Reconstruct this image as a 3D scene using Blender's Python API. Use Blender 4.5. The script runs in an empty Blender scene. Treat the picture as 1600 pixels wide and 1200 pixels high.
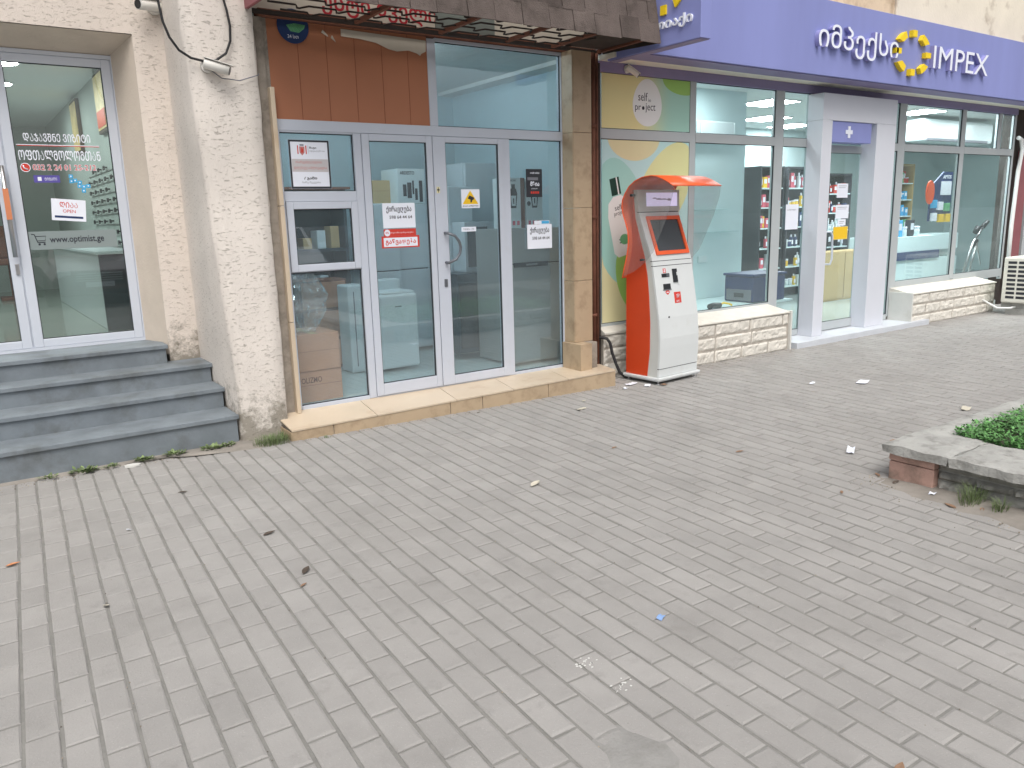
import bpy, bmesh, math, random
from mathutils import Vector, Matrix, noise
R = math.radians
rnd = random.Random(7)
S = bpy.context.scene
COL = S.collection

# ------------------------------------------------------------------ camera
cam = bpy.data.cameras.new('camera'); camo = bpy.data.objects.new('camera', cam); COL.objects.link(camo)
CM = Matrix(((0.81848, 0.141157, -0.556925, 0), (-0.573902, 0.155375, -0.804049, 0), (-0.026965, 0.977718, 0.208182, 1.55), (0, 0, 0, 1)))
camo.matrix_world = CM
cam.sensor_width = 36; cam.lens = 1235 / 1600 * 36; cam.clip_start = 0.05; cam.clip_end = 600
S.camera = camo
# ------------------------------------------------------------------ world, sun, exposure
SUN_EL, SUN_AZ = R(58), R(205)          # azimuth from +Y (into the facade), clockwise
w = bpy.data.worlds.new('World'); S.world = w; w.use_nodes = True
nt = w.node_tree; bg = nt.nodes['Background']
sky = nt.nodes.new('ShaderNodeTexSky'); sky.sky_type = 'NISHITA'; sky.sun_disc = False
sky.sun_elevation = SUN_EL; sky.sun_rotation = SUN_AZ
sky.air_density = 1.0; sky.dust_density = 6.0; sky.ozone_density = 1.0
hs = nt.nodes.new('ShaderNodeHueSaturation'); hs.inputs['Saturation'].default_value = 0.38
nt.links.new(sky.outputs[0], hs.inputs['Color']); nt.links.new(hs.outputs[0], bg.inputs[0])
bg.inputs[1].default_value = 0.15
sl = bpy.data.lights.new('sun', 'SUN'); sl.energy = 1.1; sl.angle = R(35); sl.color = (1, 0.965, 0.92)
so = bpy.data.objects.new('sun', sl); COL.objects.link(so); so.location = (0, -10, 20)
sd = Vector((math.sin(SUN_AZ) * math.cos(SUN_EL), math.cos(SUN_AZ) * math.cos(SUN_EL), math.sin(SUN_EL)))
so.rotation_euler = sd.to_track_quat('Z', 'Y').to_euler()
S.view_settings.view_transform = 'Standard'; S.view_settings.look = 'None'
S.view_settings.exposure = 0.16; S.view_settings.gamma = 1
S.cycles.transparent_max_bounces = 24; S.cycles.max_bounces = 10
S.cycles.use_denoising = True
S.cycles.sample_clamp_indirect = 6

# ------------------------------------------------------------------ materials
def lin(c):
    f = lambda v: (v / 12.92 if v <= 0.04045 else ((v + 0.055) / 1.055) ** 2.4)
    return tuple(f(v / 255) for v in c)
def rgb(*c): return lin(c) + (1,)
MATS = {}
def mat(name, col, rough=0.6, var=0.08, vs=6, bump=0.0, bs=40, metal=0.0, spec=0.4, stretch=None, stain=None, emit=None, island=0.0, coat=0.0):
    """col linear rgb; var noise tone change; stain=(rgb, scale, lo, hi, amount)"""
    if name in MATS: return MATS[name]
    m = bpy.data.materials.new(name); m.use_nodes = True; t = m.node_tree; N = t.nodes; L = t.links
    p = N['Principled BSDF']; p.inputs['Roughness'].default_value = rough; p.inputs['Metallic'].default_value = metal
    p.inputs['Specular IOR Level'].default_value = spec; p.inputs['Coat Weight'].default_value = coat
    col = tuple(col[:3]) + (1,)
    tc = N.new('ShaderNodeTexCoord'); vec = tc.outputs['Object']
    if stretch:
        mp = N.new('ShaderNodeMapping'); mp.inputs['Scale'].default_value = stretch; L.new(vec, mp.inputs[0]); vec = mp.outputs[0]
    out = None
    if var > 0:
        n = N.new('ShaderNodeTexNoise'); n.inputs['Scale'].default_value = vs; n.inputs['Detail'].default_value = 6; n.inputs['Roughness'].default_value = 0.6; L.new(vec, n.inputs[0])
        mr = N.new('ShaderNodeMapRange'); mr.inputs[1].default_value = 0.3; mr.inputs[2].default_value = 0.7; mr.inputs[3].default_value = 1 - var; mr.inputs[4].default_value = 1 + var
        L.new(n.outputs[0], mr.inputs[0])
        mx = N.new('ShaderNodeMix'); mx.data_type = 'RGBA'; mx.blend_type = 'MULTIPLY'; mx.inputs[0].default_value = 1; mx.inputs[6].default_value = col
        L.new(mr.outputs[0], mx.inputs[7]); out = mx.outputs[2]
    if island > 0:
        g = N.new('ShaderNodeNewGeometry'); mr = N.new('ShaderNodeMapRange'); mr.inputs[3].default_value = 1 - island; mr.inputs[4].default_value = 1 + island
        L.new(g.outputs['Random Per Island'], mr.inputs[0])
        mx = N.new('ShaderNodeMix'); mx.data_type = 'RGBA'; mx.blend_type = 'MULTIPLY'; mx.inputs[0].default_value = 1
        if out: L.new(out, mx.inputs[6])
        else: mx.inputs[6].default_value = col
        L.new(mr.outputs[0], mx.inputs[7]); out = mx.outputs[2]
    if stain:
        c2, sc, lo, hi, am = stain
        n = N.new('ShaderNodeTexNoise'); n.inputs['Scale'].default_value = sc; n.inputs['Detail'].default_value = 8; n.inputs['Roughness'].default_value = 0.65; L.new(tc.outputs['Object'], n.inputs[0])
        mr = N.new('ShaderNodeMapRange'); mr.inputs[1].default_value = lo; mr.inputs[2].default_value = hi; mr.inputs[3].default_value = 0; mr.inputs[4].default_value = am; L.new(n.outputs[0], mr.inputs[0])
        mx = N.new('ShaderNodeMix'); mx.data_type = 'RGBA'; L.new(mr.outputs[0], mx.inputs[0])
        if out: L.new(out, mx.inputs[6])
        else: mx.inputs[6].default_value = col
        mx.inputs[7].default_value = tuple(c2[:3]) + (1,); out = mx.outputs[2]
    if out: L.new(out, p.inputs['Base Color'])
    else: p.inputs['Base Color'].default_value = col
    if bump:
        n = N.new('ShaderNodeTexNoise'); n.inputs['Scale'].default_value = bs; n.inputs['Detail'].default_value = 5; L.new(vec, n.inputs[0])
        b = N.new('ShaderNodeBump'); b.inputs['Strength'].default_value = bump; b.inputs['Distance'].default_value = 0.01
        L.new(n.outputs[0], b.inputs['Height']); L.new(b.outputs[0], p.inputs['Normal'])
    if emit:
        p.inputs['Emission Color'].default_value = tuple(emit[0][:3]) + (1,); p.inputs['Emission Strength'].default_value = emit[1]
    MATS[name] = m
    return m

def glass(name, tint, refl=1.0, haze=0.05, hazecol=(0.75, 0.85, 0.87), base=0.0):
    m = bpy.data.materials.new(name); m.use_nodes = True; t = m.node_tree; N = t.nodes; L = t.links
    N.remove(N['Principled BSDF']); o = N['Material Output']
    tr = N.new('ShaderNodeBsdfTransparent'); tr.inputs[0].default_value = tuple(tint) + (1,)
    gl = N.new('ShaderNodeBsdfGlossy'); gl.inputs['Roughness'].default_value = 0.01; gl.inputs[0].default_value = (0.95, 0.98, 1, 1)
    df = N.new('ShaderNodeBsdfDiffuse'); df.inputs[0].default_value = tuple(hazecol) + (1,)
    lw = N.new('ShaderNodeLayerWeight'); lw.inputs[0].default_value = 0.5
    fr = N.new('ShaderNodeMath'); fr.operation = 'POWER'; fr.inputs[1].default_value = 5; L.new(lw.outputs['Facing'], fr.inputs[0])
    mu = N.new('ShaderNodeMath'); mu.operation = 'MULTIPLY_ADD'; mu.inputs[1].default_value = refl * 0.9; mu.inputs[2].default_value = base; L.new(fr.outputs[0], mu.inputs[0])
    cl = N.new('ShaderNodeClamp'); L.new(mu.outputs[0], cl.inputs[0])
    # dust film on the pane; its tint also paints in the sky's milky reflection
    tc = N.new('ShaderNodeTexCoord'); ns = N.new('ShaderNodeTexNoise'); ns.inputs['Scale'].default_value = 2.2; ns.inputs['Detail'].default_value = 7; L.new(tc.outputs['Object'], ns.inputs[0])
    mr = N.new('ShaderNodeMapRange'); mr.inputs[1].default_value = 0.3; mr.inputs[2].default_value = 0.75; mr.inputs[3].default_value = haze * 0.6; mr.inputs[4].default_value = haze * 1.5; L.new(ns.outputs[0], mr.inputs[0])
    m1 = N.new('ShaderNodeMixShader'); L.new(mr.outputs[0], m1.inputs[0]); L.new(tr.outputs[0], m1.inputs[1]); L.new(df.outputs[0], m1.inputs[2])
    m2 = N.new('ShaderNodeMixShader'); L.new(cl.outputs[0], m2.inputs[0]); L.new(m1.outputs[0], m2.inputs[1]); L.new(gl.outputs[0], m2.inputs[2])
    L.new(m2.outputs[0], o.inputs[0]); MATS[name] = m
    return m

def plaster(name, col, dark, grime=None):
    """rough travertine-like render: short horizontal torn dashes; grime grows in corners low down"""
    m = bpy.data.materials.new(name); m.use_nodes = True; t = m.node_tree; N = t.nodes; L = t.links
    p = N['Principled BSDF']; p.inputs['Roughness'].default_value = 0.92; p.inputs['Specular IOR Level'].default_value = 0.15
    tc = N.new('ShaderNodeTexCoord')
    mp = N.new('ShaderNodeMapping'); mp.inputs['Scale'].default_value = (30, 30, 112); L.new(tc.outputs['Object'], mp.inputs[0])
    n1 = N.new('ShaderNodeTexNoise'); n1.inputs['Scale'].default_value = 1.0; n1.inputs['Detail'].default_value = 3; n1.inputs['Roughness'].default_value = 0.6; n1.inputs['Distortion'].default_value = 0.5; L.new(mp.outputs[0], n1.inputs[0])
    n2 = N.new('ShaderNodeTexNoise'); n2.inputs['Scale'].default_value = 160; n2.inputs['Detail'].default_value = 4; L.new(tc.outputs['Object'], n2.inputs[0])
    n3 = N.new('ShaderNodeTexNoise'); n3.inputs['Scale'].default_value = 1.6; n3.inputs['Detail'].default_value = 6; L.new(tc.outputs['Object'], n3.inputs[0])
    pit = N.new('ShaderNodeMapRange'); pit.inputs[1].default_value = 0.61; pit.inputs[2].default_value = 0.67; L.new(n1.outputs[0], pit.inputs[0])
    tone = N.new('ShaderNodeMapRange'); tone.inputs[1].default_value = 0.3; tone.inputs[2].default_value = 0.7; tone.inputs[3].default_value = 0.88; tone.inputs[4].default_value = 1.05; L.new(n3.outputs[0], tone.inputs[0])
    c0 = N.new('ShaderNodeMix'); c0.data_type = 'RGBA'; c0.blend_type = 'MULTIPLY'; c0.inputs[0].default_value = 1; c0.inputs[6].default_value = tuple(col) + (1,); L.new(tone.outputs[0], c0.inputs[7])
    c1 = N.new('ShaderNodeMix'); c1.data_type = 'RGBA'; c1.inputs[7].default_value = tuple(dark) + (1,)
    sc = N.new('ShaderNodeMath'); sc.operation = 'MULTIPLY'; sc.inputs[1].default_value = 0.36; L.new(pit.outputs[0], sc.inputs[0]); L.new(sc.outputs[0], c1.inputs[0]); L.new(c0.outputs[2], c1.inputs[6])
    out = c1.outputs[2]
    if grime:
        sx = N.new('ShaderNodeSeparateXYZ'); L.new(tc.outputs['Object'], sx.inputs[0])
        hz = N.new('ShaderNodeMapRange'); hz.inputs[1].default_value = grime[0]; hz.inputs[2].default_value = grime[1]; hz.inputs[3].default_value = 0.36; hz.inputs[4].default_value = 0.0; L.new(sx.outputs[2], hz.inputs[0])
        n4 = N.new('ShaderNodeTexNoise'); n4.inputs['Scale'].default_value = 9; n4.inputs['Detail'].default_value = 9; n4.inputs['Roughness'].default_value = 0.75; L.new(tc.outputs['Object'], n4.inputs[0])
        ad = N.new('ShaderNodeMath'); ad.operation = 'ADD'; L.new(n4.outputs[0], ad.inputs[0]); L.new(hz.outputs[0], ad.inputs[1])
        g = N.new('ShaderNodeMapRange'); g.inputs[1].default_value = 0.62; g.inputs[2].default_value = 0.8; g.inputs[4].default_value = 0.75; L.new(ad.outputs[0], g.inputs[0])
        c2 = N.new('ShaderNodeMix'); c2.data_type = 'RGBA'; c2.inputs[7].default_value = (0.16, 0.145, 0.11, 1); L.new(g.outputs[0], c2.inputs[0]); L.new(out, c2.inputs[6]); out = c2.outputs[2]
    L.new(out, p.inputs['Base Color'])
    h = N.new('ShaderNodeMath'); h.operation = 'MULTIPLY_ADD'; h.inputs[1].default_value = -1.4; L.new(pit.outputs[0], h.inputs[0]); L.new(n2.outputs[0], h.inputs[2])
    b = N.new('ShaderNodeBump'); b.inputs['Strength'].default_value = 0.7; b.inputs['Distance'].default_value = 0.006; L.new(h.outputs[0], b.inputs['Height']); L.new(b.outputs[0], p.inputs['Normal'])
    MATS[name] = m
    return m

# ------------------------------------------------------------------ mesh builder
class MB:
    def __init__(s): s.bm = bmesh.new()
    def _add(s, pts, faces, mi=0, smooth=False):
        vs = [s.bm.verts.new(p) for p in pts]; fs = []
        for f in faces:
            try: q = s.bm.faces.new([vs[i] for i in f])
            except ValueError: continue
            q.material_index = mi; q.smooth = smooth; fs.append(q)
        return vs, fs
    def box(s, x0, x1, y0, y1, z0, z1, bev=0.0, mi=0, rot=None):
        pts = [(x, y, z) for x in (x0, x1) for y in (y0, y1) for z in (z0, z1)]
        vs, fs = s._add(pts, [(0, 1, 3, 2), (4, 6, 7, 5), (0, 4, 5, 1), (2, 3, 7, 6), (0, 2, 6, 4), (1, 5, 7, 3)], mi)
        if rot:
            bmesh.ops.rotate(s.bm, verts=vs, cent=Vector(((x0+x1)/2, (y0+y1)/2, (z0+z1)/2)), matrix=rot)
        if bev:
            es = list({e for f in fs for e in f.edges})
            r = bmesh.ops.bevel(s.bm, geom=es, offset=bev, segments=2, affect='EDGES', profile=0.5)
            for f in r['faces']: f.material_index = mi
        return s
    def prism(s, pts, vec, mi=0, smooth=False):
        v = Vector(vec); n = len(pts); a = [Vector(p) for p in pts]; b = [p + v for p in a]
        vs, fs = s._add(a + b, [tuple(range(n))[::-1], tuple(range(n, 2 * n))] + [(i, (i + 1) % n, n + (i + 1) % n, n + i) for i in range(n)], mi)
        if smooth:
            for f in fs[2:]: f.smooth = True
        return s
    def flat(s, pts, mi=0):
        s._add(pts, [tuple(range(len(pts)))], mi); return s
    def sheet(s, prof, vec, th=0.004, mi=0):
        """curved sheet: profile polyline (closed to a thickness by offset) extruded by vec"""
        v = Vector(vec).normalized(); P = [Vector(p) for p in prof]; off = []
        for i, p in enumerate(P):
            t = (P[min(i + 1, len(P) - 1)] - P[max(i - 1, 0)]).normalized(); off.append(p + t.cross(v) * th)
        n = len(P)
        a = P + off; b = [p + Vector(vec) for p in a]; pts = a + b; f = []
        for i in range(n - 1):
            f += [(i, i + 1, 2*n + i + 1, 2*n + i), (n + i + 1, n + i, 3*n + i, 3*n + i + 1), (i + 1, i, n + i, n + i + 1), (2*n + i, 2*n + i + 1, 3*n + i + 1, 3*n + i)]
        f += [(0, 2*n, 3*n, n), (n - 1, 2*n - 1, 4*n - 1, 3*n - 1)]
        vs, fs = s._add(pts, f, mi)
        for i, q in enumerate(fs):
            if i % 4 < 2 and i < 4 * (n - 1): q.smooth = True
        return s
    def tube(s, pts, r, n=8, mi=0, r1=None, caps=True):
        P = [Vector(p) for p in pts]; rings = []; up = Vector((0.13, 0.31, 0.94)).normalized()
        for i, p in enumerate(P):
            t = (P[min(i + 1, len(P) - 1)] - P[max(i - 1, 0)]).normalized()
            a = t.cross(up)
            if a.length < 0.05: a = t.cross(Vector((1, 0, 0)))
            a.normalize(); b = t.cross(a).normalized()
            rr = r if r1 is None else r + (r1 - r) * i / max(1, len(P) - 1)
            rings.append([p + a * math.cos(2*math.pi*k/n) * rr + b * math.sin(2*math.pi*k/n) * rr for k in range(n)])
        f = []
        for i in range(len(P) - 1):
            for k in range(n): f.append((i*n + k, i*n + (k+1) % n, (i+1)*n + (k+1) % n, (i+1)*n + k))
        if caps: f += [tuple(range(n))[::-1], tuple((len(P)-1)*n + k for k in range(n))]
        vs, fs = s._add([q for r_ in rings for q in r_], f, mi)
        for q in fs[:(len(P)-1)*n]: q.smooth = True
        return s
    def disc(s, c, r, ux, uz, n=24, th=0.0, mi=0, rz=None):
        c = Vector(c); ux = Vector(ux); uz = Vector(uz); rz = rz or r
        pts = [c + ux * math.cos(2*math.pi*k/n) * r + uz * math.sin(2*math.pi*k/n) * rz for k in range(n)]
        if th: s.prism([p for p in pts], ux.cross(uz) * th, mi)
        else: s.flat(pts, mi)
        return s
    def rockface(s, o, ux, uz, nrm, wd, ht, amp=0.012, mi=0, depth=0.03, seed=0, cell=0.03, inset=0.004):
        """split-face stone block: jittered face with its rim set back"""
        o, ux, uz, nrm = Vector(o), Vector(ux), Vector(uz), Vector(nrm)
        nx = max(3, int(wd / cell)); nz = max(3, int(ht / cell)); pts = []
        for j in range(nz + 1):
            for i in range(nx + 1):
                u, v = i / nx, j / nz
                edge = min(u * wd, (1 - u) * wd, v * ht, (1 - v) * ht)
                q = noise.noise(Vector((u * wd * 14 + seed * 3.1, v * ht * 14, seed * 1.7))) * 0.7 + noise.noise(Vector((u * wd * 34, v * ht * 34 + seed, seed))) * 0.5
                h = depth * min(1, edge / 0.012) * 0.6 + amp * q * min(1, edge / 0.01) if edge > 1e-6 else 0
                iu = min(inset, .002); uu = iu + (wd - 2 * iu) * u; vv = inset + (ht - 2 * inset) * v
                pts.append(o + ux * uu + uz * vv + nrm * h)
        f = [(j*(nx+1)+i, j*(nx+1)+i+1, (j+1)*(nx+1)+i+1, (j+1)*(nx+1)+i) for j in range(nz) for i in range(nx)]
        s._add(pts, f, mi); return s
    def text(s, body, o, ux, uz, h=None, wd=None, depth=0.001, bold=0.0, align='L', mi=0, shear=0, side=None):
        c = bpy.data.curves.new('lettering', 'FONT'); c.body = body; c.size = 1; c.extrude = 0.5; c.offset = bold; c.resolution_u = 3; c.shear = shear
        ob = bpy.data.objects.new('lettering', c); COL.objects.link(ob)
        dg = bpy.context.evaluated_depsgraph_get(); ev = ob.evaluated_get(dg); me = ev.to_mesh()
        P = [v.co.copy() for v in me.vertices]; F = [tuple(p.vertices) for p in me.polygons]; FR = [p.normal.z > .7 for p in me.polygons]
        ev.to_mesh_clear(); bpy.data.objects.remove(ob); bpy.data.curves.remove(c)
        if not P: return s
        x0, x1 = min(p.x for p in P), max(p.x for p in P); y0, y1 = min(p.y for p in P), max(p.y for p in P)
        sy = (h / (y1 - y0)) if h else None; sx = (wd / (x1 - x0)) if wd else sy
        if sy is None: sy = sx
        o, ux, uz = Vector(o), Vector(ux), Vector(uz); nn = ux.cross(uz)
        dx = {'L': 0, 'C': -(x1 - x0) / 2, 'R': -(x1 - x0)}[align]
        pts = [o + ux * ((p.x - x0 + dx) * sx) + uz * ((p.y - y0) * sy) + nn * ((p.z + 0.5) * depth) for p in P]
        s._add(pts, F, mi)
        if side is not None:
            s.bm.faces.ensure_lookup_table(); tot = len(s.bm.faces)
            for i, fr_ in enumerate(FR):
                if not fr_: s.bm.faces[tot - len(FR) + i].material_index = side
        return s
    def build(s, name, mats, parent=None, smooth=False, local=False, recalc=True, label=None):
        if recalc: bmesh.ops.recalc_face_normals(s.bm, faces=s.bm.faces[:])
        me = bpy.data.meshes.new(name); 
        if not isinstance(mats, (list, tuple)): mats = [mats]
        for m in mats: me.materials.append(MATS[m] if isinstance(m, str) else m)
        if smooth:
            for f in s.bm.faces: f.smooth = True
        s.bm.to_mesh(me); s.bm.free()
        o = bpy.data.objects.new(name, me); COL.objects.link(o)
        if parent is not None:
            o.parent = parent
            if not local: o.matrix_parent_inverse = parent_matrix(parent).inverted()
        if label: o['label'] = label
        return o
def parent_matrix(p):
    M = p.matrix_basis.copy(); q = p
    if q.parent: M = parent_matrix(q.parent) @ q.matrix_parent_inverse @ M
    return M
def E(name, label, cat, loc=(0, 0, 0), rz=0.0, group=None):
    o = bpy.data.objects.new(name, None); COL.objects.link(o); o.location = loc; o.rotation_euler = (0, 0, rz); o.empty_display_size = 0.1
    return tag(o, label, cat, group)
def tag(o, label=None, cat=None, group=None, kind=None):
    if label: o['label'] = label
    if cat: o['category'] = cat
    if group: o['group'] = group
    if kind: o['kind'] = kind
    return o
def lay(o):
    """move a one-mesh thing's origin to the middle of its base"""
    me = o.data; xs = [v.co for v in me.vertices]
    b = Vector(((min(v.x for v in xs) + max(v.x for v in xs)) / 2, (min(v.y for v in xs) + max(v.y for v in xs)) / 2, min(v.z for v in xs)))
    me.transform(Matrix.Translation(-b)); o.location = b
    return o
def dup(root, loc=None, rz=None, label=None):
    r = root.copy(); COL.objects.link(r)
    if loc is not None: r.location = loc
    if rz is not None: r.rotation_euler = (0, 0, rz)
    if label: r['label'] = label
    for ch in list(root.children):
        c = ch.copy(); COL.objects.link(c); c.parent = r
        for g in list(ch.children):
            d = g.copy(); COL.objects.link(d); d.parent = c
    return r
UX, UY, UZ = (1, 0, 0), (0, 1, 0), (0, 0, 1)

# ------------------------------------------------------------------ palette
mat('paver', rgb(152, 150, 147)[:3], 0.9, 0.07, 3.0, 0.25, 120, spec=0.2, island=0.05, stain=(lin((136, 134, 130)), 0.9, 0.5, 0.75, 0.5))
def enrich(name, sc=220, lo=.62, hi=.70, col=(.62, .61, .58), amt=.35, dark=(.12, .115, .105), sc2=1.7, lo2=.56, hi2=.78, amt2=.45):
    m = MATS[name]; t = m.node_tree; N = t.nodes; L = t.links; p = N['Principled BSDF']; src = p.inputs['Base Color'].links[0].from_socket
    tc = N.new('ShaderNodeTexCoord')
    for (sc_, a, b_, c_, am) in ((sc2, lo2, hi2, dark, amt2), (sc2 * 5.3, .58, .72, dark, amt2 * .6), (sc, lo, hi, col, amt), (sc * .35, .66, .72, dark, amt)):
        n = N.new('ShaderNodeTexNoise'); n.inputs['Scale'].default_value = sc_; n.inputs['Detail'].default_value = 5; n.inputs['Roughness'].default_value = .62; L.new(tc.outputs['Object'], n.inputs[0])
        mr = N.new('ShaderNodeMapRange'); mr.inputs[1].default_value = a; mr.inputs[2].default_value = b_; mr.inputs[4].default_value = am; L.new(n.outputs[0], mr.inputs[0])
        mx = N.new('ShaderNodeMix'); mx.data_type = 'RGBA'; L.new(mr.outputs[0], mx.inputs[0]); L.new(src, mx.inputs[6]); mx.inputs[7].default_value = tuple(c_) + (1,); src = mx.outputs[2]
    L.new(src, p.inputs['Base Color'])
enrich('paver', amt2=.3)
mat('joint_sand', lin((130, 129, 125)), 0.95, 0.14, 8, 0.4, 80, spec=0.1)
mat('dirt', lin((140, 135, 128)), 0.95, 0.2, 5, 0.4, 60, spec=0.1)
mat('asphalt', (0.06, 0.06, 0.062), 0.9, 0.15, 4, 0.3, 100)
plaster('cream_plaster', lin((226, 216, 206)), lin((120, 112, 102)), (0.45, 0.95))
plaster('pier_plaster', lin((224, 217, 209)), lin((118, 110, 100)), (0.0, 0.55))
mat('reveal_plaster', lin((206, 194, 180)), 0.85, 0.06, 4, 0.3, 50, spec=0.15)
mat('grey_stone', lin((119, 127, 133)), 0.6, 0.16, 5, 0.15, 60, spec=0.35, stain=(lin((84, 85, 82)), 3.0, 0.5, 0.72, 0.7))
mat('white_alu', lin((192, 198, 209)), 0.35, 0.03, 3, spec=0.5, stain=(lin((170, 168, 165)), 7, 0.6, 0.8, 0.35))
mat('white_upvc', lin((200, 206, 216)), 0.35, 0.025, 3, spec=0.5)
mat('silver_alu', lin((178, 184, 186)), 0.38, 0.04, 3, spec=0.5)
mat('gasket', (0.03, 0.035, 0.04), 0.7, 0)
mat('steel', (0.55, 0.55, 0.56), 0.3, 0.05, 8, metal=1)
mat('grey_metal', lin((120, 124, 130)), 0.4, 0.05, 8, metal=0.6)
mat('cream_tile', lin((198, 182, 160)), 0.35, 0.06, 2.5, spec=0.45, stain=(lin((168, 140, 108)), 4, 0.55, 0.75, 0.5))
mat('ochre_tile', lin((176, 156, 130)), 0.4, 0.08, 2.5, spec=0.4, stain=(lin((128, 108, 86)), 7, 0.5, 0.72, 0.6))
mat('cement', lin((150, 142, 132)), 0.95, 0.2, 7, 0.6, 50, spec=0.1, stain=(lin((92, 86, 78)), 6, 0.5, 0.7, 0.7))
mat('brown_board', lin((168, 112, 84)), 0.5, 0.04, 1.5, spec=0.3)
mat('brown_seam', lin((140, 84, 62)), 0.7, 0)
mat('rust', lin((112, 72, 56)), 0.8, 0.25, 12, 0.3, 60, metal=0.1)
mat('dark_iron', lin((52, 44, 40)), 0.7, 0.2, 12, metal=0.2)
mat('shingle', lin((98, 89, 85)), 0.95, 0.18, 7, 0.8, 110, spec=0.1, island=0.22, stain=(lin((70, 64, 60)), 5, 0.52, 0.7, 0.7))
mat('maroon', lin((140, 88, 92)), 0.75, 0.1, 6, 0.2, 40)
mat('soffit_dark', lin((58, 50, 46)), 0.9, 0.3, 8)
mat('sign_beige', lin((196, 188, 174)), 0.7, 0.06, 4)
mat('sign_red', lin((170, 40, 50)), 0.6, 0.1, 10)
mat('purple', lin((138, 145, 200)), 0.5, 0.06, 1.0, spec=0.35, stretch=(2.2, 2.2, .35))
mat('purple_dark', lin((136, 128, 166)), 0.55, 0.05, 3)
mat('soffit_cream', lin((232, 230, 216)), 0.6, 0.05, 2)
mat('letter_white', lin((236, 240, 250)), 0.4, 0)
mat('letter_side_shade', lin((150, 150, 200)), 0.5, 0)  # lavender shade painted onto the letter returns
mat('logo_yellow', lin((245, 212, 40)), 0.45, 0)
mat('white_block', lin((212, 208, 199)), 0.85, 0.06, 9, 0.5, 70, spec=0.15, stain=(lin((150, 143, 130)), 11, 0.6, 0.78, 0.5))
mat('white_coping', lin((208, 208, 203)), 0.7, 0.05, 5, 0.2, 50, stain=(lin((180, 174, 162)), 6, 0.55, 0.8, 0.5))
mat('portal_white', lin((208, 211, 219)), 0.4, 0.02, 2, spec=0.4)
mat('tile_grey', lin((196, 200, 206)), 0.5, 0.05, 4)
mat('upper_cream', lin((232, 224, 205)), 0.9, 0.08, 1.5, 0.3, 30, stain=(lin((140, 120, 95)), 2.5, 0.55, 0.75, 0.7))
mat('upper_tan', lin((222, 202, 172)), 0.9, 0.08, 1.5, 0.3, 30, stain=(lin((140, 112, 80)), 2.5, 0.52, 0.75, 0.7))
mat('kiosk_white', lin((210, 214, 214)), 0.38, 0.03, 2.5, spec=0.5, stain=(lin((176, 176, 170)), 5, .58, .8, .35))
mat('kiosk_grey', lin((196, 198, 194)), 0.4, 0.02, 3, spec=0.45)
mat('kiosk_orange', lin((202, 68, 30)), 0.42, 0.06, 2.5, spec=0.45)
mat('hood_orange', lin((236, 96, 48)), 0.35, 0.03, 3, spec=0.45)
mat('black_plastic', (0.02, 0.022, 0.025), 0.35, 0)
mat('dark_screen', lin((62, 66, 68)), 0.12, 0.05, 6, spec=0.6)
mat('lit_display', lin((205, 200, 225)), 0.3, 0.0, emit=(lin((214, 206, 245)), 0.55))
mat('print_mauve', lin((186, 176, 206)), 0.5, 0)
mat('ink', lin((45, 47, 58)), 0.7, 0)
mat('ink_grey', lin((120, 122, 130)), 0.7, 0)
mat('paper', lin((232, 236, 246)), 0.7, 0.015, 5)
mat('print_red', lin((205, 64, 52)), 0.55, 0)
mat('print_pale_red', lin((198, 130, 126)), 0.6, 0)
mat('print_yellow', lin((240, 196, 40)), 0.5, 0)
mat('print_band', lin((196, 192, 194)), 0.6, 0)
mat('print_teal', lin((164, 212, 203)), 0.4, 0.02, 2)
mat('print_aqua', lin((188, 222, 222)), 0.4, 0.02, 2)
mat('print_lemon', lin((222, 221, 164)), 0.4, 0.03, 2)
mat('print_sand', lin((222, 214, 170)), 0.4, 0.03, 2)
mat('print_green', lin((156, 200, 104)), 0.4, 0.02, 2)
mat('print_leaf', lin((110, 180, 130)), 0.4, 0)
mat('print_white', lin((232, 234, 232)), 0.4, 0)
mat('print_bottle_green', lin((20, 62, 52)), 0.4, 0)
mat('print_pink', lin((214, 92, 112)), 0.5, 0)
mat('print_blue', lin((70, 170, 220)), 0.5, 0)
mat('print_violet', lin((92, 84, 160)), 0.5, 0)
mat('print_navy', lin((34, 56, 100)), 0.5, 0)
mat('print_charcoal', lin((50, 52, 58)), 0.5, 0)
mat('carton', lin((190, 140, 110)), 0.8, 0.05, 4)
mat('carton_tan', lin((190, 165, 120)), 0.8, 0.05, 4)
mat('appliance_white', lin((214, 226, 228)), 0.3, 0.02, 3)
mat('appliance_silver', lin((200, 212, 218)), 0.35, 0.03, 3)
mat('appliance_grey', lin((150, 154, 152)), 0.35, 0.03, 3, metal=0.2)
mat('appliance_dark', lin((48, 62, 70)), 0.3, 0.05, 3)
mat('wood_brown', lin((110, 66, 48)), 0.6, 0.15, 8)
mat('room_teal', lin((182, 207, 215)), 0.8, 0.03, 2)
mat('room_white', lin((206, 226, 228)), 0.75, 0.02, 2)
mat('room_grey', lin((168, 178, 172)), 0.8, 0.04, 2)
mat('ceiling_white', lin((220, 224, 222)), 0.8, 0.02, 2)
mat('floor_tile', lin((178, 190, 188)), 0.18, 0.06, 2, spec=0.5)
mat('floor_sheen', lin((150, 158, 148)), 0.12, 0.06, 2, spec=0.6)
mat('lamp_panel', (0.9, 0.95, 1), 0.5, 0, emit=((0.93, 0.98, 1), 42))
mat('lamp_spot', (0.9, 0.95, 1), 0.5, 0, emit=((0.92, 0.98, 1), 65))
mat('lamp_tube', (0.9, 0.95, 1), 0.5, 0, emit=((0.84, 0.95, 1), 62))
mat('blue_crate', lin((16, 44, 98)), 0.45, 0.04, 5)
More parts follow.
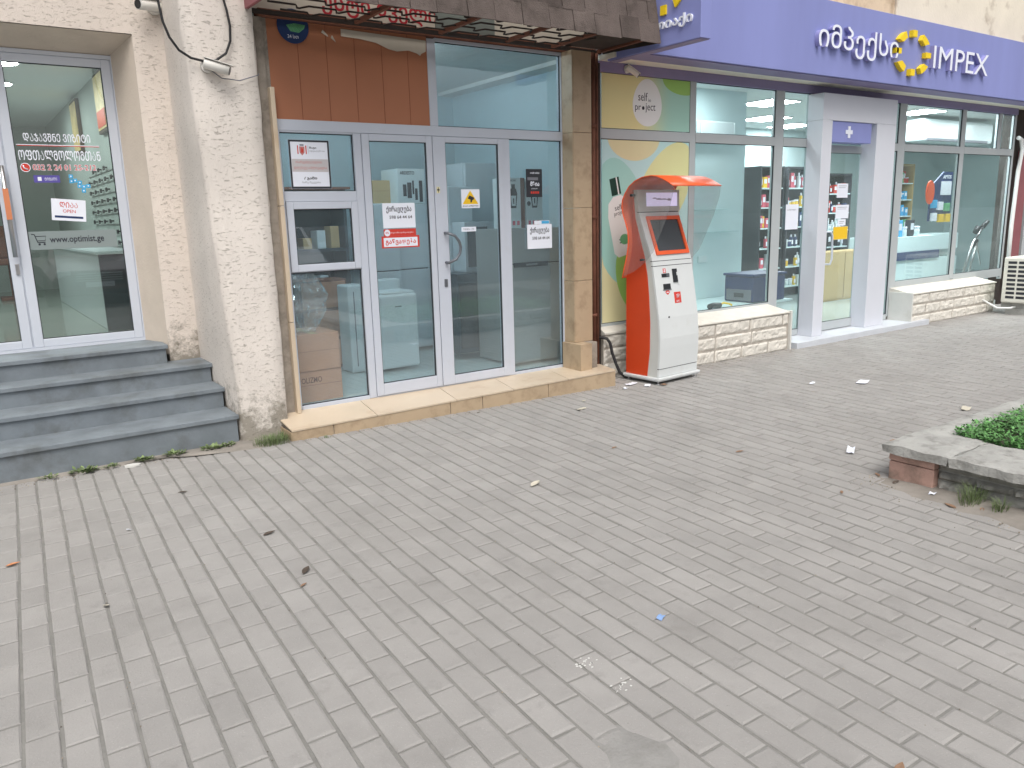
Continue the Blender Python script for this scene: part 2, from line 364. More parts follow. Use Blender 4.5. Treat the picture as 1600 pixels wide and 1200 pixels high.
mat('green_leaf', (0.11, 0.27, 0.08), 0.6, 0.3, 30, island=0.45)
mat('weed_leaf', (0.14, 0.19, 0.08), 0.6, 0.3, 30, island=0.45)
mat('dry_stem', (0.3, 0.24, 0.15), 0.8, 0.2, 30, island=0.3)
mat('soil', (0.05, 0.04, 0.03), 0.95, 0.3, 20, 0.6, 60)
mat('old_concrete', lin((166, 166, 162)), 0.9, 0.14, 6, 0.6, 60, spec=0.1, stain=(lin((104, 103, 98)), 9, 0.5, 0.7, 0.6))
mat('rubble_stone', lin((158, 158, 152)), 0.9, 0.25, 7, 0.8, 40, spec=0.1, island=0.2, stain=(lin((96, 96, 90)), 5, 0.48, 0.66, 0.6))
mat('pink_brick', lin((182, 150, 138)), 0.85, 0.14, 7, 0.4, 60, spec=0.1, stain=(lin((110, 102, 92)), 6, 0.48, 0.68, 0.75))
mat('rubber', (0.025, 0.025, 0.027), 0.6, 0)
mat('cam_white', lin((222, 220, 214)), 0.4, 0.04, 8)
mat('ac_white', lin((224, 222, 212)), 0.45, 0.03, 4)
mat('leaf_brown', lin((140, 112, 90)), 0.8, 0.15, 40)
mat('leaf_dark', lin((84, 74, 66)), 0.8, 0.15, 40)
mat('leaf_chalk', lin((206, 206, 202)), .9, 0); mat('leaf_orange', lin((190, 130, 90)), 0.8, 0.4, 60); mat('leaf_pale', lin((196, 190, 174)), 0.7, 0.1, 40)
mat('poly_clear', (0.8, 0.82, 0.83), 0.2, 0)
mat('gold_frame', lin((70, 54, 34)), 0.5, 0.1, 10)
mat('gold_print', lin((232, 206, 140)), 0.4, 0.3, 6)
mat('orange_print', lin((232, 90, 44)), 0.4, 0.1, 6)
glass('shop_glass', (0.92, 0.97, 0.985), 1.0, 0.05, (0.60, 0.74, 0.80), 0.085)
glass('optician_glass', (0.9, 0.94, 0.92), 1.0, 0.02, (0.7, 0.76, 0.76), 0.075)
glass('pharmacy_glass', (0.93, 0.97, 0.965), 1.0, 0.05, (0.72, 0.86, 0.86), 0.04)
glass('hood_plastic', (0.9, 0.9, 0.9), 0.6, 0.07, (0.66, 0.68, 0.67), 0.02)
glass('clear_film', (0.9, 0.92, 0.93), 2.2, 0.14, (0.85, 0.88, 0.9), 0.06)

# ------------------------------------------------------------------ ground
b = MB(); b._add([(-200, -200, -0.03), (300, -200, -0.03), (300, 200, -0.03), (-200, 200, -0.03)], [(0, 1, 2, 3)])
tag(b.build('ground', 'asphalt'), kind='structure')
b = MB()
b._add([(-7, -1.5, -0.0045), (19, -1.5, -0.0045), (19, 5.9, -0.0045), (-7, 5.9, -0.0045)], [(0, 1, 2, 3)], 1)
PX, PY = 0.1045, 0.206
verts, faces = [], []
ci = 0; x = -5.0
while x < 17.8:
    off = (ci % 2) * PY / 2 + rnd.uniform(-.018, .018); y = -1.4 + off
    gx = 0.0058
    sway = lambda yy: 0.006 * noise.noise(Vector((x * 0.7, yy * 0.9, 1.3)))
    while y < 5.74 + (.25 if x > 5 else 0):
        if not (y > 5.05 and 1.9 < x < 4.7 and y > 5.43 - 0.03 * (x - 1.82) + 0.02):
            x0, x1 = x + gx + rnd.uniform(-.001, .0012), x + PX - gx + rnd.uniform(-.0012, .001); y0, y1 = y + 0.0034 + rnd.uniform(-.001, .0024), y + PY - 0.0034 - rnd.uniform(-.001, .0024)
            s_ = sway(y); hz = rnd.uniform(-.0008, .0012) + 0.0012 * noise.noise(Vector((x * .5, y * .5, 0))); tx, ty = rnd.uniform(-.006, .006), rnd.uniform(-.004, .004)
            if x > 9 or x < -2: bv = 0.004
            else: bv = 0.0055
            n0 = len(verts)
            for (a_, c_, zz) in ((0, 0, -.006), (1, 0, -.006), (1, 1, -.006), (0, 1, -.006)):
                verts.append(((x0, x1)[a_] + s_, (y0, y1)[c_], zz))
            for (a_, c_) in ((0, 0), (1, 0), (1, 1), (0, 1)):
                verts.append(((x0, x1)[a_] + s_, (y0, y1)[c_], -0.0035 + hz))
            brk = rnd.randint(0, 3) if rnd.random() < .10 else -1
            for ci_, (a_, c_) in enumerate(((0, 0), (1, 0), (1, 1), (0, 1))):
                cj = bv * rnd.choice((.6, .9, 1, 1.3, 1.8)) * (rnd.uniform(2, 3.4) if ci_ == brk else 1); verts.append(((x0 + cj, x1 - cj)[a_] + s_, (y0 + cj, y1 - cj)[c_], hz + tx * (a_ - .5) * PX + ty * (c_ - .5) * PY))
            faces += [(n0+8, n0+9, n0+10, n0+11)]
            for k in range(4):
                k2 = (k + 1) % 4
                faces += [(n0+4+k, n0+4+k2, n0+8+k2, n0+8+k), (n0+k, n0+k2, n0+4+k2, n0+4+k)]
        y += PY
    x += PX; ci += 1
verts = [(v[0] + .055 * (v[1] - 5.4), v[1] - .02 * (v[0] - 2), v[2]) for v in verts]          # the courses run slightly askew to the shop fronts
b._add(verts, faces, 0)
tag(b.build('pavement', ['paver', 'joint_sand'], recalc=False), kind='structure')
# trodden earth silted over the pavers along the walls
def silt(name, pts, z=0.004, h=0.012, mt='dirt'):
    b = MB(); n = len(pts); cx = sum(p[0] for p in pts) / n; cy = sum(p[1] for p in pts) / n
    b._add([(p[0], p[1], -0.006) for p in pts] + [(cx + (p[0]-cx)*.6, cy + (p[1]-cy)*.6, h) for p in pts] , [(i, (i+1) % n, n + (i+1) % n, n + i) for i in range(n)] + [tuple(range(n, 2*n))])
    tag(b.build(name, mt, smooth=True), kind='structure')
silt('earth_strip', [(-2.5, 5.63), (-1.4, 5.61), (-.5, 5.625), (.2, 5.62), (.45, 5.60), (.7, 5.595), (.9, 5.61), (1.1, 5.585), (1.35, 5.55), (1.5, 5.44), (1.65, 5.40), (1.8, 5.38), (1.95, 5.405), (2.05, 5.95), (1.2, 5.95), (-2.5, 5.95)], h=0.009)
silt('earth_patch', [(4.16, 2.47), (4.13, 2.3), (4.06, 2.16), (4.09, 2.0), (4.02, 1.83), (4.07, 1.7), (4.01, 1.5), (4.06, 1.25), (4.04, 1.0), (4.3, .4), (4.5, 2.0), (4.4, 2.44), (4.28, 2.5)], h=0.008)

# ------------------------------------------------------------------ optician building
opt = E('optician_building', 'optician building with rough cream plaster wall and pier beside the grey steps', 'building', (0, 6.62, 0))
YW, YD = 6.62, 6.95
b = MB()
H = 4.6
b.box(1.30, 1.56, YW, YW + 0.3, -0.1, H)                         # wall between door and pier
b.box(-4, 1.30, YW, YW + 0.3, 2.92, H)                           # lintel wall
b.box(-4, -1.75, YW + .002, YW + 0.3, -0.1, 2.92)
b.build('wall', 'cream_plaster', opt)
b = MB()                                                         # splayed door reveal
b.prism([(1.30, YW + .006, 0.55), (1.195, YD - .01, 0.55), (1.195, YD + .2, 0.55), (1.30, YD + .2, 0.55)], (0, 0, 2.36))
b.prism([(-1.75, YW + .006, 2.915), (-1.75, YD + .1, 2.79), (-1.75, YD + .2, 2.79), (-1.75, YD + .2, 2.915)], (3.05, 0, 0))
b.build('door_reveal', 'reveal_plaster', opt)
# pier: loft with battered outer corner, lumpy face
b = MB()
nz, nu = 46, 10
def pier_ring(z):
    t = z / 4.6
    xl = 1.55 - 0.145 * min(1, z / 2.9); xr = 1.888
    j = lambda k: 0.010 * noise.noise(Vector((k * 1.7, z * 5.5, 0.4))) + 0.005 * noise.noise(Vector((k * 3.1, z * 23, 2.4)))
    sp = 0.02 * max(0, .25 - z) / .25
    ring = [(1.53, YW + .1), (1.53 + (xl - 1.53) * .5 + j(1), 6.15), (xl + j(2) - sp, 5.69), (xl + .018 + j(3), 5.652 - sp)]
    for q in (.25, .5, .75): ring.append((xl + (xr - xl) * q, 5.65 + j(5 + q) * .35 - sp))
    ring += [(xr - .015 + j(9), 5.652 - sp), (xr + j(10), 5.68), (xr, YW + .1)]
    return ring
rings = [pier_ring(-0.05 + i * 4.65 / nz) for i in range(nz + 1)]
pts = [(p[0], p[1], -0.05 + i * 4.65 / nz) for i, r_ in enumerate(rings) for p in r_]; m_ = len(rings[0])
b._add(pts, [(i*m_+k, i*m_+k+1, (i+1)*m_+k+1, (i+1)*m_+k) for i in range(nz) for k in range(m_ - 1)])
b.build('pier', 'pier_plaster', opt, smooth=True)
# inside of the optician
b = MB(); b.box(-4, 1.52, 7.2, 14, 0.5, 0.64); b.build('shop_floor', 'floor_sheen', opt)
b = MB(); b.box(-4, 1.52, 7.0, 14, 3.02, 3.1); b.build('ceiling', 'ceiling_white', opt)
b = MB(); b.box(1.40, 1.52, 7.2, 14, 0.64, 3.02); b.box(-4, 1.52, 14, 14.2, 0.64, 3.02); b.box(-4.1, -4, 7.2, 14, .64, 3.02); b.build('inner_wall', 'room_grey', opt)
for (x, y, lb) in ((.58, 8.72, 'round ceiling spot nearest the optician door'), (.60, 9.98, 'round ceiling spot in the middle of the visible optician row'), (.62, 11.3, 'round ceiling spot farthest back in the visible optician row'), (-.8, 8.7, 'round ceiling spot over the first optician door leaf'), (-.8, 10.5, 'round ceiling spot deeper behind the first optician door leaf')):
    t = E('ceiling_spot', lb, 'lamp', (x, y, 3.0), group='ceiling spots of the optician')
    b = MB(); b.tube([(x, y, 3.006), (x, y, 3.019)], .175, 24); b.build('housing', 'ceiling_white', t)
    b = MB(); b.disc((x, y, 3.004), .15, UX, (0, -1, 0), 20); b.build('diffuser', 'lamp_spot', t, recalc=False)
# doors
def leaf(par, x0, x1, z0, z1, y, fw, mt, gm, name='door', sill=0.0, th=0.05, botw=None, stl=None, text=None):
    """one framed leaf: frame, gasket, pane as children of the returned part"""
    bw = botw or fw; sL, sR = stl or (fw, fw)
    b = MB()
    b.box(x0, x0 + sL, y, y + th, z0, z1, .004); b.box(x1 - sR, x1, y, y + th, z0, z1, .004)
    b.box(x0 + sL, x1 - sR, y + .001, y + th - .001, z0, z0 + bw, .004); b.box(x0 + sL, x1 - sR, y + .001, y + th - .001, z1 - fw, z1, .004)
    d = b.build(name, mt, par)
    gx0, gx1, gz0, gz1 = x0 + sL, x1 - sR, z0 + bw, z1 - fw
    b = MB(); g = .005
    b.box(gx0, gx0 + g, y + .008, y + .03, gz0, gz1); b.box(gx1 - g, gx1, y + .008, y + .03, gz0, gz1); b.box(gx0 + g, gx1 - g, y + .009, y + .029, gz0, gz0 + g); b.box(gx0 + g, gx1 - g, y + .009, y + .029, gz1 - g, gz1)
    b.build('gasket', 'gasket', d)
    b = MB(); b.box(gx0 + g, gx1 - g, y + .017, y + .021, gz0 + g, gz1 - g); b.build('pane', gm, d)
    return d
od = leaf(opt, 0.415, 1.185, 0.665, 2.785, YD, .06, 'white_upvc', 'optician_glass', 'glazed_door', stl=(.065, .065))
od2 = leaf(opt, -0.36, 0.405, 0.665, 2.785, YD, .06, 'white_upvc', 'optician_glass', 'glazed_door', stl=(.065, .065))
leaf(opt, -1.70, -0.37, 0.665, 2.785, YD, .06, 'white_upvc', 'optician_glass', 'side_window')
b = MB(); b.box(-1.74, 1.2, YD - .005, YD + .07, .64, .664); b.box(-1.74, 1.2, YD - .005, YD + .07, 2.786, 2.815); b.box(1.186, 1.215, YD - .004, YD + .06, .665, 2.785)
b.box(.4055, .4145, YD + .012, YD + .04, .665, 2.785)
b.build('door_frame', 'white_upvc', opt)
b = MB(); b.tube([(.38, YD - .05, 1.35), (.38, YD - .05, 2.0)], .016, 10); b.tube([(.38, YD, 1.45), (.38, YD - .05, 1.45)], .01); b.tube([(.38, YD, 1.9), (.38, YD - .05, 1.9)], .01)
b.box(.362, .398, YD - .072, YD - .066, 1.62, 1.84, mi=1); b.box(.37, .395, YD - .012, YD, 1.22, 1.30, .003)
mat('faded_orange', lin((206, 130, 92)), .5, .05); b.build('pull_handle', ['steel', 'faded_orange'], od2)
yl = YD + .0165
b = MB(); b.text('ᲓᲐᲯᲐᲕᲨᲜᲔ ᲕᲘᲖᲘᲢᲘ', (.545, yl, 2.178), UX, UZ, .062, .44, .0006, .01); b.text('ᲝᲤᲗᲐᲚᲛᲝᲚᲝᲒᲗᲐᲜ', (.50, yl, 2.045), UX, UZ, .072, .54, .0006, .012)
b.box(.495, 1.04, yl - .0006, yl, 2.153, 2.158)
b.box(.50, 1.04, yl - .0006, yl, 2.147, 2.152, mi=1)
b.text('032 2 24 01 25-212', (.578, yl, 1.972), UX, UZ, .046, .425, .0004, .045, mi=0); b.text('032 2 24 01 25-212', (.580, yl - .0006, 1.975), UX, UZ, .04, .42, .0004, .0, mi=1)
b.disc((.533, yl, 1.993), .033, UX, UZ, 24, .0005, 0); b.disc((.533, yl - .0008, 1.993), .028, UX, UZ, 24, .0004, 1)
b.tube([(.52, yl - .001, 2.008), (.523, yl - .001, 1.990), (.548, yl - .001, 1.978)], .005, 6, 0)
b.text('www.optimist.ge', (.62, yl - .0012, 1.43), UX, UZ, .06, .37, .0005, .012, mi=2)
b.box(.43, 1.08, yl - .0004, yl, 1.395, 1.53, mi=3)
b.tube([(.505, yl - .001, 1.51), (.523, yl - .001, 1.51), (.54, yl - .001, 1.45), (.59, yl - .001, 1.45)], .003, 6, 2); b.tube([(.527, yl - .001, 1.495), (.598, yl - .001, 1.495), (.59, yl - .001, 1.462), (.537, yl - .001, 1.462)], .002, 6, 2)
for x in (.55, .583): b.disc((x, yl - .001, 1.435), .008, UX, UZ, 10, .0005, 2)
b.box(.575, .745, yl - .0006, yl, 1.885, 1.938, .0, 4); b.box(.60, .625, yl - .0012, yl - .0007, 1.898, 1.926, mi=0); b.text('ᲢᲝᲢᲐᲚᲘ', (.645, yl - .0012, 1.90), UX, UZ, .022, .08, .0004, mi=0)
for (x, z) in ((.82, 1.93), (.845, 1.90), (.82, 1.895), (.875, 1.885), (.87, 1.86), (.90, 1.855), (.93, 1.86), (.895, 1.825)):
    b.box(x - .014, x + .014, yl - .0006, yl, z - .014, z + .014, mi=5); b.box(x - .005, x + .005, yl - .0012, yl - .0007, z - .004, z + .005, mi=0)
mat('frost_band', lin((134, 146, 146)), 0.6, 0)
b.build('lettering', ['letter_white', 'print_red', 'ink', 'frost_band', 'print_violet', 'print_blue'], od)
# open sign hanging inside the pane
sg = E('open_sign', 'white open sign with red letters hanging on the optician door', 'sign', (.775, yl - .004, 1.6))
ro = Matrix.Rotation(R(5), 4, 'Y')
def sgp(x, z, dy=0): v = ro @ Vector((x, 0, z)); return (.775 + v.x, yl - .004 + dy, 1.682 - 0 + v.z)
b = MB(); b.prism([sgp(-.115, -.08), sgp(.115, -.08), sgp(.115, .08), sgp(-.115, .08)], (0, .003, 0)); b.build('board', 'paper', sg)
ux_, uz_ = tuple(ro @ Vector((1, 0, 0))), tuple(ro @ Vector((0, 0, 1)))
b = MB(); b.text('ᲦᲘᲐᲐ', sgp(-.06, .018, -.0005), ux_, uz_, .04, .12, .0005, .01); b.text('OPEN', sgp(-.04, -.02, -.0005), ux_, uz_, .024, .085, .0005)
b.prism([sgp(-.095, -.06, -.0006), sgp(.095, -.06, -.0006), sgp(.095, -.044, -.0006), sgp(-.095, -.044, -.0006)], (0, .0005, 0), 1)
b.build('lettering', ['print_red', 'print_navy'], sg)
# things in the optician
t = E('reception_counter', 'long white reception counter inside the optician shop, end painted as dark car reflection', 'counter', (1.22, 9.6, .64))
b = MB(); b.box(1.06, 1.385, 7.86, 11.6, .64, 1.31, .006); b.build('body', 'appliance_white', t)
b = MB(); b.box(1.05, 1.385, 7.82, 7.858, .64, 1.312, .004); b.build('end_panel', 'appliance_dark', t)  # dark colour stands in for the car mirrored over this end
b = MB(); b.box(1.03, 1.39, 7.8, 11.63, 1.313, 1.34, .004); b.build('top', 'appliance_white', t)
b = MB(); b.box(.45, .75, 12.2, 12.6, .64, .68, .01); b.box(.58, .62, 12.38, 12.42, .68, 1.1); b.box(.42, .78, 12.15, 12.6, 1.1, 1.18, .02); b.box(.42, .78, 12.56, 12.62, 1.18, 1.6, .02); lay(tag(b.build('office_chair', 'wood_brown'), 'dark red chair far back beside the optician counter', 'chair'))
def wall_picture(y, z0, z1, wy, label):
    t = E('framed_poster', label, 'poster', (1.4, y, z0), group='framed posters on the optician wall')
    b = MB(); b.box(1.36, 1.398, y - wy / 2, y + wy / 2, z0, z1, .004); b.build('frame', 'gold_frame', t)
    b = MB(); b.box(1.354, 1.359, y - wy / 2 + .03, y + wy / 2 - .03, z0 + .03, z1 - .03); b.build('print', 'gold_print', t)
    b = MB(); b.box(1.350, 1.3535, y - wy / 2 + .05, y + wy / 2 - .05, z0 + .05, z0 + .2); b.build('print_block', 'orange_print' if y < 10 else 'gold_print', t)
wall_picture(8.72, 2.44, 2.99, .56, 'tall framed gold poster with orange foot near the door pane edge')
wall_picture(10.6, 2.38, 2.96, .5, 'narrower framed gold poster deeper in the optician shop')
for r_i in range(9):
    z = 2.13 - r_i * .105
    t = E('eyewear_rail', 'dark row of spectacle frames on optician wall, row %s from top' % ['first', 'second', 'third', 'fourth', 'fifth', 'sixth', 'seventh', 'eighth', 'ninth'][r_i], 'eyewear', (1.39, 9.2, z), group='eyewear rows on the optician wall')
    for k in range(6):
        y = 8.35 + k * .36
        if rnd.random() < .12: continue
        b = MB(); b.disc((1.37, y, z), .022, UY, UZ, 12, .008); b.disc((1.37, y + .06, z), .022, UY, UZ, 12, .008); b.box(1.366, 1.374, y + .02, y + .04, z, z + .008); b.box(1.36, 1.399, y - .03, y - .02, z - .005, z + .01); b.build('spectacles', 'black_plastic', t)
    b = MB(); b.box(1.392, 1.399, 8.2, 10.3, z - .036, z - .03); b.build('rail', 'steel', t)

# ------------------------------------------------------------------ grey steps
stp = E('stone_steps', 'four grey stone steps rising to the optician door', 'steps', (0, 5.65, 0))
tops = [.205, .355, .498, .643]; nose = [5.655, 5.975, 6.27, 6.52]; rend = [1.525, 1.528, 1.53, 1.275]
b = MB()
for i in range(4):
    y1 = (nose[i + 1] + .02 + .002 * i) if i < 3 else 7.19
    z0 = -.05 if i == 0 else tops[i - 1] - .05
    b.box(-4, rend[i] - .012 - .001 * i, nose[i] + .02, 7.19 - .004 * i, z0, tops[i] - .032)
b.build('step_body', 'grey_stone', stp)
for i in range(4):
    y1 = (nose[i + 1] + .019) if i < 3 else 7.2
    if i == 2: y1 = YW
    b = MB()
    if i == 3:
        b.box(-1.78, rend[i], nose[i], y1, tops[i] - .0315, tops[i], .004)
    else:
        b.box(-4, rend[i], nose[i], y1, tops[i] - .0315, tops[i], .004)
    b.build('step_tread', 'grey_stone', stp)

# ------------------------------------------------------------------ appliance shop
shop = E('appliance_shop', 'small appliance shop with white glazed front, tiled sill and brown board above', 'shop', (3.3, 5.75, 0))
YF = 5.75
b = MB()                                                        # frame bars of the fixed grid
fr = lambda x0, x1, z0, z1, d=0.0: b.box(x0, x1, YF - d, YF + .06, z0, z1, .003)
fr(2.0, 2.03, .143, 2.268); fr(2.0, 4.64, 2.19, 2.266, .004); fr(4.592, 4.64, .143, 2.189); fr(4.592, 4.64, 2.267, 2.93)
fr(2.592, 2.652, .143, 2.189, .002); fr(3.955, 4.022, .143, 2.189, .002); fr(3.262, 3.335, 2.267, 2.92, .002)
fr(2.031, 2.591, 1.692, 1.765); fr(2.031, 2.591, 1.178, 1.183); fr(2.031, 2.591, .12, .168); fr(4.023, 4.591, .12, .165); fr(2.653, 3.954, .12, .15)
fr(3.336, 4.591, 2.905, 2.93); fr(2.03, 2.591, 2.178, 2.1895)
b.build('window_frame', 'white_alu', shop)
def pane(x0, x1, z0, z1, y=YF + .03, gm='shop_glass', par=shop, name='pane'):
    b = MB(); b.box(x0, x1, y, y + .005, z0, z1); o = b.build(name, gm, par)
    b = MB(); g = .006
    b.box(x0, x0 + g, y - .014, y - .001, z0, z1); b.box(x1 - g, x1, y - .014, y - .001, z0, z1); b.box(x0 + g, x1 - g, y - .013, y - .002, z0, z0 + g); b.box(x0 + g, x1 - g, y - .013, y - .002, z1 - g, z1)
    b.build('gasket', 'gasket', o); return o
pane(2.03, 2.592, 1.765, 2.178); pane(2.03, 2.592, .168, 1.178); pane(4.022, 4.592, .165, 2.19); pane(3.335, 4.592, 2.267, 2.905)
leaf(shop, 2.033, 2.589, 1.184, 1.690, YF - .012, .052, 'white_alu', 'shop_glass', 'casement')
leaf(shop, 2.655, 3.262, .152, 2.187, YF - .012, .05, 'white_alu', 'shop_glass', 'glazed_door', botw=.095, stl=(.06, .052))
dr = leaf(shop, 3.268, 3.952, .152, 2.187, YF - .012, .045, 'white_alu', 'shop_glass', 'glazed_door', botw=.075, stl=(.115, .052))
b = MB(); hx = 3.345
b.tube([(hx, YF - .012, 1.425), (hx, YF - .06, 1.425), (hx + .06, YF - .075, 1.40), (hx + .095, YF - .08, 1.35), (hx + .105, YF - .08, 1.305), (hx + .095, YF - .08, 1.26), (hx + .06, YF - .075, 1.21), (hx, YF - .06, 1.185), (hx, YF - .012, 1.185)], .012, 10)
b.build('handle', 'grey_metal', dr)
b = MB(); b.box(3.32, 3.35, YF - .02, YF - .012, .985, 1.05, .003); b.box(3.333, 3.343, YF - .024, YF - .019, .995, 1.03); b.build('lock_plate', 'grey_metal', dr)
b = MB()                                                        # brown board with seams
b.box(2.0, 3.261, YF + .004, YF + .03, 2.267, 2.93)
for x in (2.215, 2.43, 2.65, 2.87, 3.09): b.box(x - .0012, x + .0012, YF + .001, YF + .005, 2.267, 2.93, mi=1)
b.build('brown_panel', ['brown_board', 'brown_seam'], shop)
b = MB(); b.prism([(x, YF - .001, z) for x, z in ((2.55, 2.915), (2.55, 2.865), (2.7, 2.86), (2.83, 2.845), (2.93, 2.81), (3.0, 2.80), (3.1, 2.815), (3.17, 2.80), (3.2, 2.785), (3.21, 2.80), (3.25, 2.82), (3.255, 2.90))], (0, .003, 0)); 
for (x, z, l) in ((2.40, 2.875, .05), (2.47, 2.845, .035)): b.prism([(x, YF - .001, z), (x + l, YF - .001, z - .025), (x + l - .005, YF - .001, z - .012), (x + .01, YF - .001, z + .02)], (0, .003, 0))
b.build('torn_paper', 'sign_beige', shop)
b = MB(); c = (2.19, YF - .002, 2.895); b.disc(c, .115, UX, UZ, 28, .002); b.prism([(2.14, YF - .004, 2.90), (2.17, YF - .004, 2.86), (2.23, YF - .004, 2.855), (2.27, YF - .004, 2.885), (2.28, YF - .004, 2.91), (2.2, YF - .004, 2.915)], (0, .0015, 0), 1)
b.text('24 სთ', (2.145, YF - .0045, 2.815), UX, UZ, .025, .08, .001, mi=2); b.build('round_sticker', ['print_navy', 'print_leaf', 'paper'], shop)
b = MB(); b.box(1.94, 4.98, YF - .03, YF + .06, 2.932, 2.985, .004); b.build('rusty_lintel', 'rust', shop)
b = MB(); b.box(1.9, 3.35, YF + .01, YF + .05, 2.986, 4.0); b.build('fascia_board', 'sign_beige', shop)
mat('board_grey', lin((120, 126, 120)), .7, .06, 3)
b = MB(); b.box(3.352, 3.9, YF - .01, YF + .05, 2.986, 4.0); b.box(3.9, 4.98, YF + .012, YF + .05, 2.986, 4.0, mi=1); b.build('fascia_panel', ['board_grey', 'sign_beige'], shop)
b = MB(); b.text('უსტი ძველი', (2.42, YF + .0095, 3.0), UX, UZ, .16, .95, .001, .02); b.text('ქა ბუცა', (2.5, YF + .0095, 3.2), UX, UZ, .16, .8, .001, .02); b.build('old_lettering', 'sign_red', shop)
# tiled jambs and column
b = MB()
for z0, z1 in ((.13, .82), (.824, 1.66), (1.664, 2.47)): b.box(1.968, 2.0, YF - .06, YF + .04, z0, z1, .003)
b.build('tile_trim', 'cream_tile', shop)
b = MB(); b.box(1.889, 1.967, YF - .012, YF + .3, -.02, 2.93); b.box(1.968, 1.999, YF + .002, YF + .05, 2.471, 2.93); b.build('cement_jamb', 'cement', shop)
b = MB()
for z0, z1 in ((.386, .95), (.953, 1.60), (1.603, 2.25), (2.253, 2.93)):
    b.box(4.60, 4.606, 5.605, 5.749, z0, z1); b.box(4.607, 4.815, 5.60, 5.75, z0, z1, .003)
b.box(4.816, 4.90, 5.66, 5.75, -.02, 2.93, mi=1)
b.box(4.565, 4.70, 5.475, 5.74, .13, .384, .003); b.box(4.701, 4.80, 5.52, 5.74, -.02, .384, mi=1)
b.build('tiled_column', ['ochre_tile', 'cement'], shop)
b = MB(); b.tube([(4.86, 5.63, -.01), (4.86, 5.63, 2.93)], .022, 10); b.tube([(4.912, 5.64, -.01), (4.912, 5.64, 2.93)], .014, 8); b.box(4.93, 4.97, 5.66, 5.72, -.01, 2.86, mi=1)
for z in (.6, 1.5, 2.3): b.tube([(4.86, 5.63, z), (4.86, 5.63, z + .03)], .03, 10)
b.build('wall_pipes', ['rust', 'dark_iron'], shop)
# sill step of tiles
b = MB(); top = [(1.81, 5.70), (1.82, 5.425), (4.815, 5.278), (4.96, 5.70)]
zt = [.088, .078, .15, .15]
P0 = [(p[0], p[1], -.03) for p in top] + [(p[0], p[1], z) for p, z in zip(top, zt)]
# body slightly set back
def lerp(a, b_, t): return tuple(a[i] + (b_[i] - a[i]) * t for i in range(3))
cuts = [0, .105, .43, .53, .75, 1.0]
b._add([(1.83, 5.74, -.03), (1.832, 5.437, -.03), (4.803, 5.29, -.03), (4.95, 5.74, -.03), (1.83, 5.74, .09), (1.832, 5.437, .045), (4.803, 5.29, .11), (4.95, 5.74, .10)], [(0, 1, 5, 4), (1, 2, 6, 5), (2, 3, 7, 6), (4, 5, 6, 7)], 1)
A, Bq = Vector((1.82, 5.425, 0)), Vector((4.815, 5.278, 0))
for i in range(len(cuts) - 1):
    t0, t1 = cuts[i] + .0012, cuts[i + 1] - .0012
    p0, p1 = A.lerp(Bq, t0), A.lerp(Bq, t1); z0, z1 = .068 + t0 * .068, .068 + t1 * .068
    b.prism([(p0.x, p0.y + .004, -.02), (p1.x, p1.y + .004, -.02), (p1.x, p1.y + .004, z1 - .002), (p0.x, p0.y + .004, z0 - .002)], (0, .012, 0), 0)
tc_ = [0, .22, .45, .63, .82, 1]
for i in range(len(tc_) - 1):
    t0, t1 = tc_[i] + .0008, tc_[i + 1] - .0008
    p0, p1 = A.lerp(Bq, t0), A.lerp(Bq, t1); z0, z1 = .069 + t0 * .068, .069 + t1 * .068
    pb0, pb1 = Vector((1.81 + t0 * 3.15, 5.76, .142)), Vector((1.81 + t1 * 3.15, 5.76, .142))
    b._add([(p0.x, p0.y, z0 + .011), (p1.x, p1.y, z1 + .011), tuple(pb1), tuple(pb0), (p0.x, p0.y, z0), (p1.x, p1.y, z1), (pb1.x, pb1.y, .13), (pb0.x, pb0.y, .13)], [(0, 1, 2, 3), (4, 7, 6, 5), (0, 4, 5, 1), (1, 5, 6, 2), (0, 3, 7, 4)], 2)
b.prism([(1.815, 5.43, -.02), (1.81, 5.70, -.02), (1.81, 5.70, .07), (1.815, 5.43, .064)], (.008, 0, 0), 0)
b.build('tiled_sill', ['ochre_tile', 'cement', 'cream_tile'], shop)
# room
b = MB(); b.box(1.95, 5.2, 5.83, 8.6, -.02, .135); b.build('shop_floor', 'floor_tile', shop)
b = MB(); b.box(1.9, 5.3, 5.82, 8.6, 3.0, 3.08); b.build('ceiling', 'ceiling_white', shop)
b = MB(); b.box(1.9, 1.95, 5.83, 8.6, .135, 3.0); b.box(5.2, 5.25, 5.83, 8.6, .135, 3.0); b.box(1.9, 5.3, 8.6, 8.7, .135, 3.0); b.build('inner_wall', 'room_teal', shop)

for (x, lb) in ((2.5, 'tube lamp on the appliance shop ceiling over the cartons'), (3.35, 'tube lamp on the appliance shop ceiling over the washer')):
    t = E('tube_lamp', lb, 'lamp', (x, 6.9, 2.95), group='tube lamps of the appliance shop')
    b = MB(); b.box(x - .06, x + .06, 6.3, 7.5, 2.965, 2.998, .004); b.build('housing', 'ceiling_white', t)
    b = MB(); b.tube([(x, 6.33, 2.945), (x, 7.47, 2.945)], .016, 8); b.build('tube', 'lamp_tube', t)
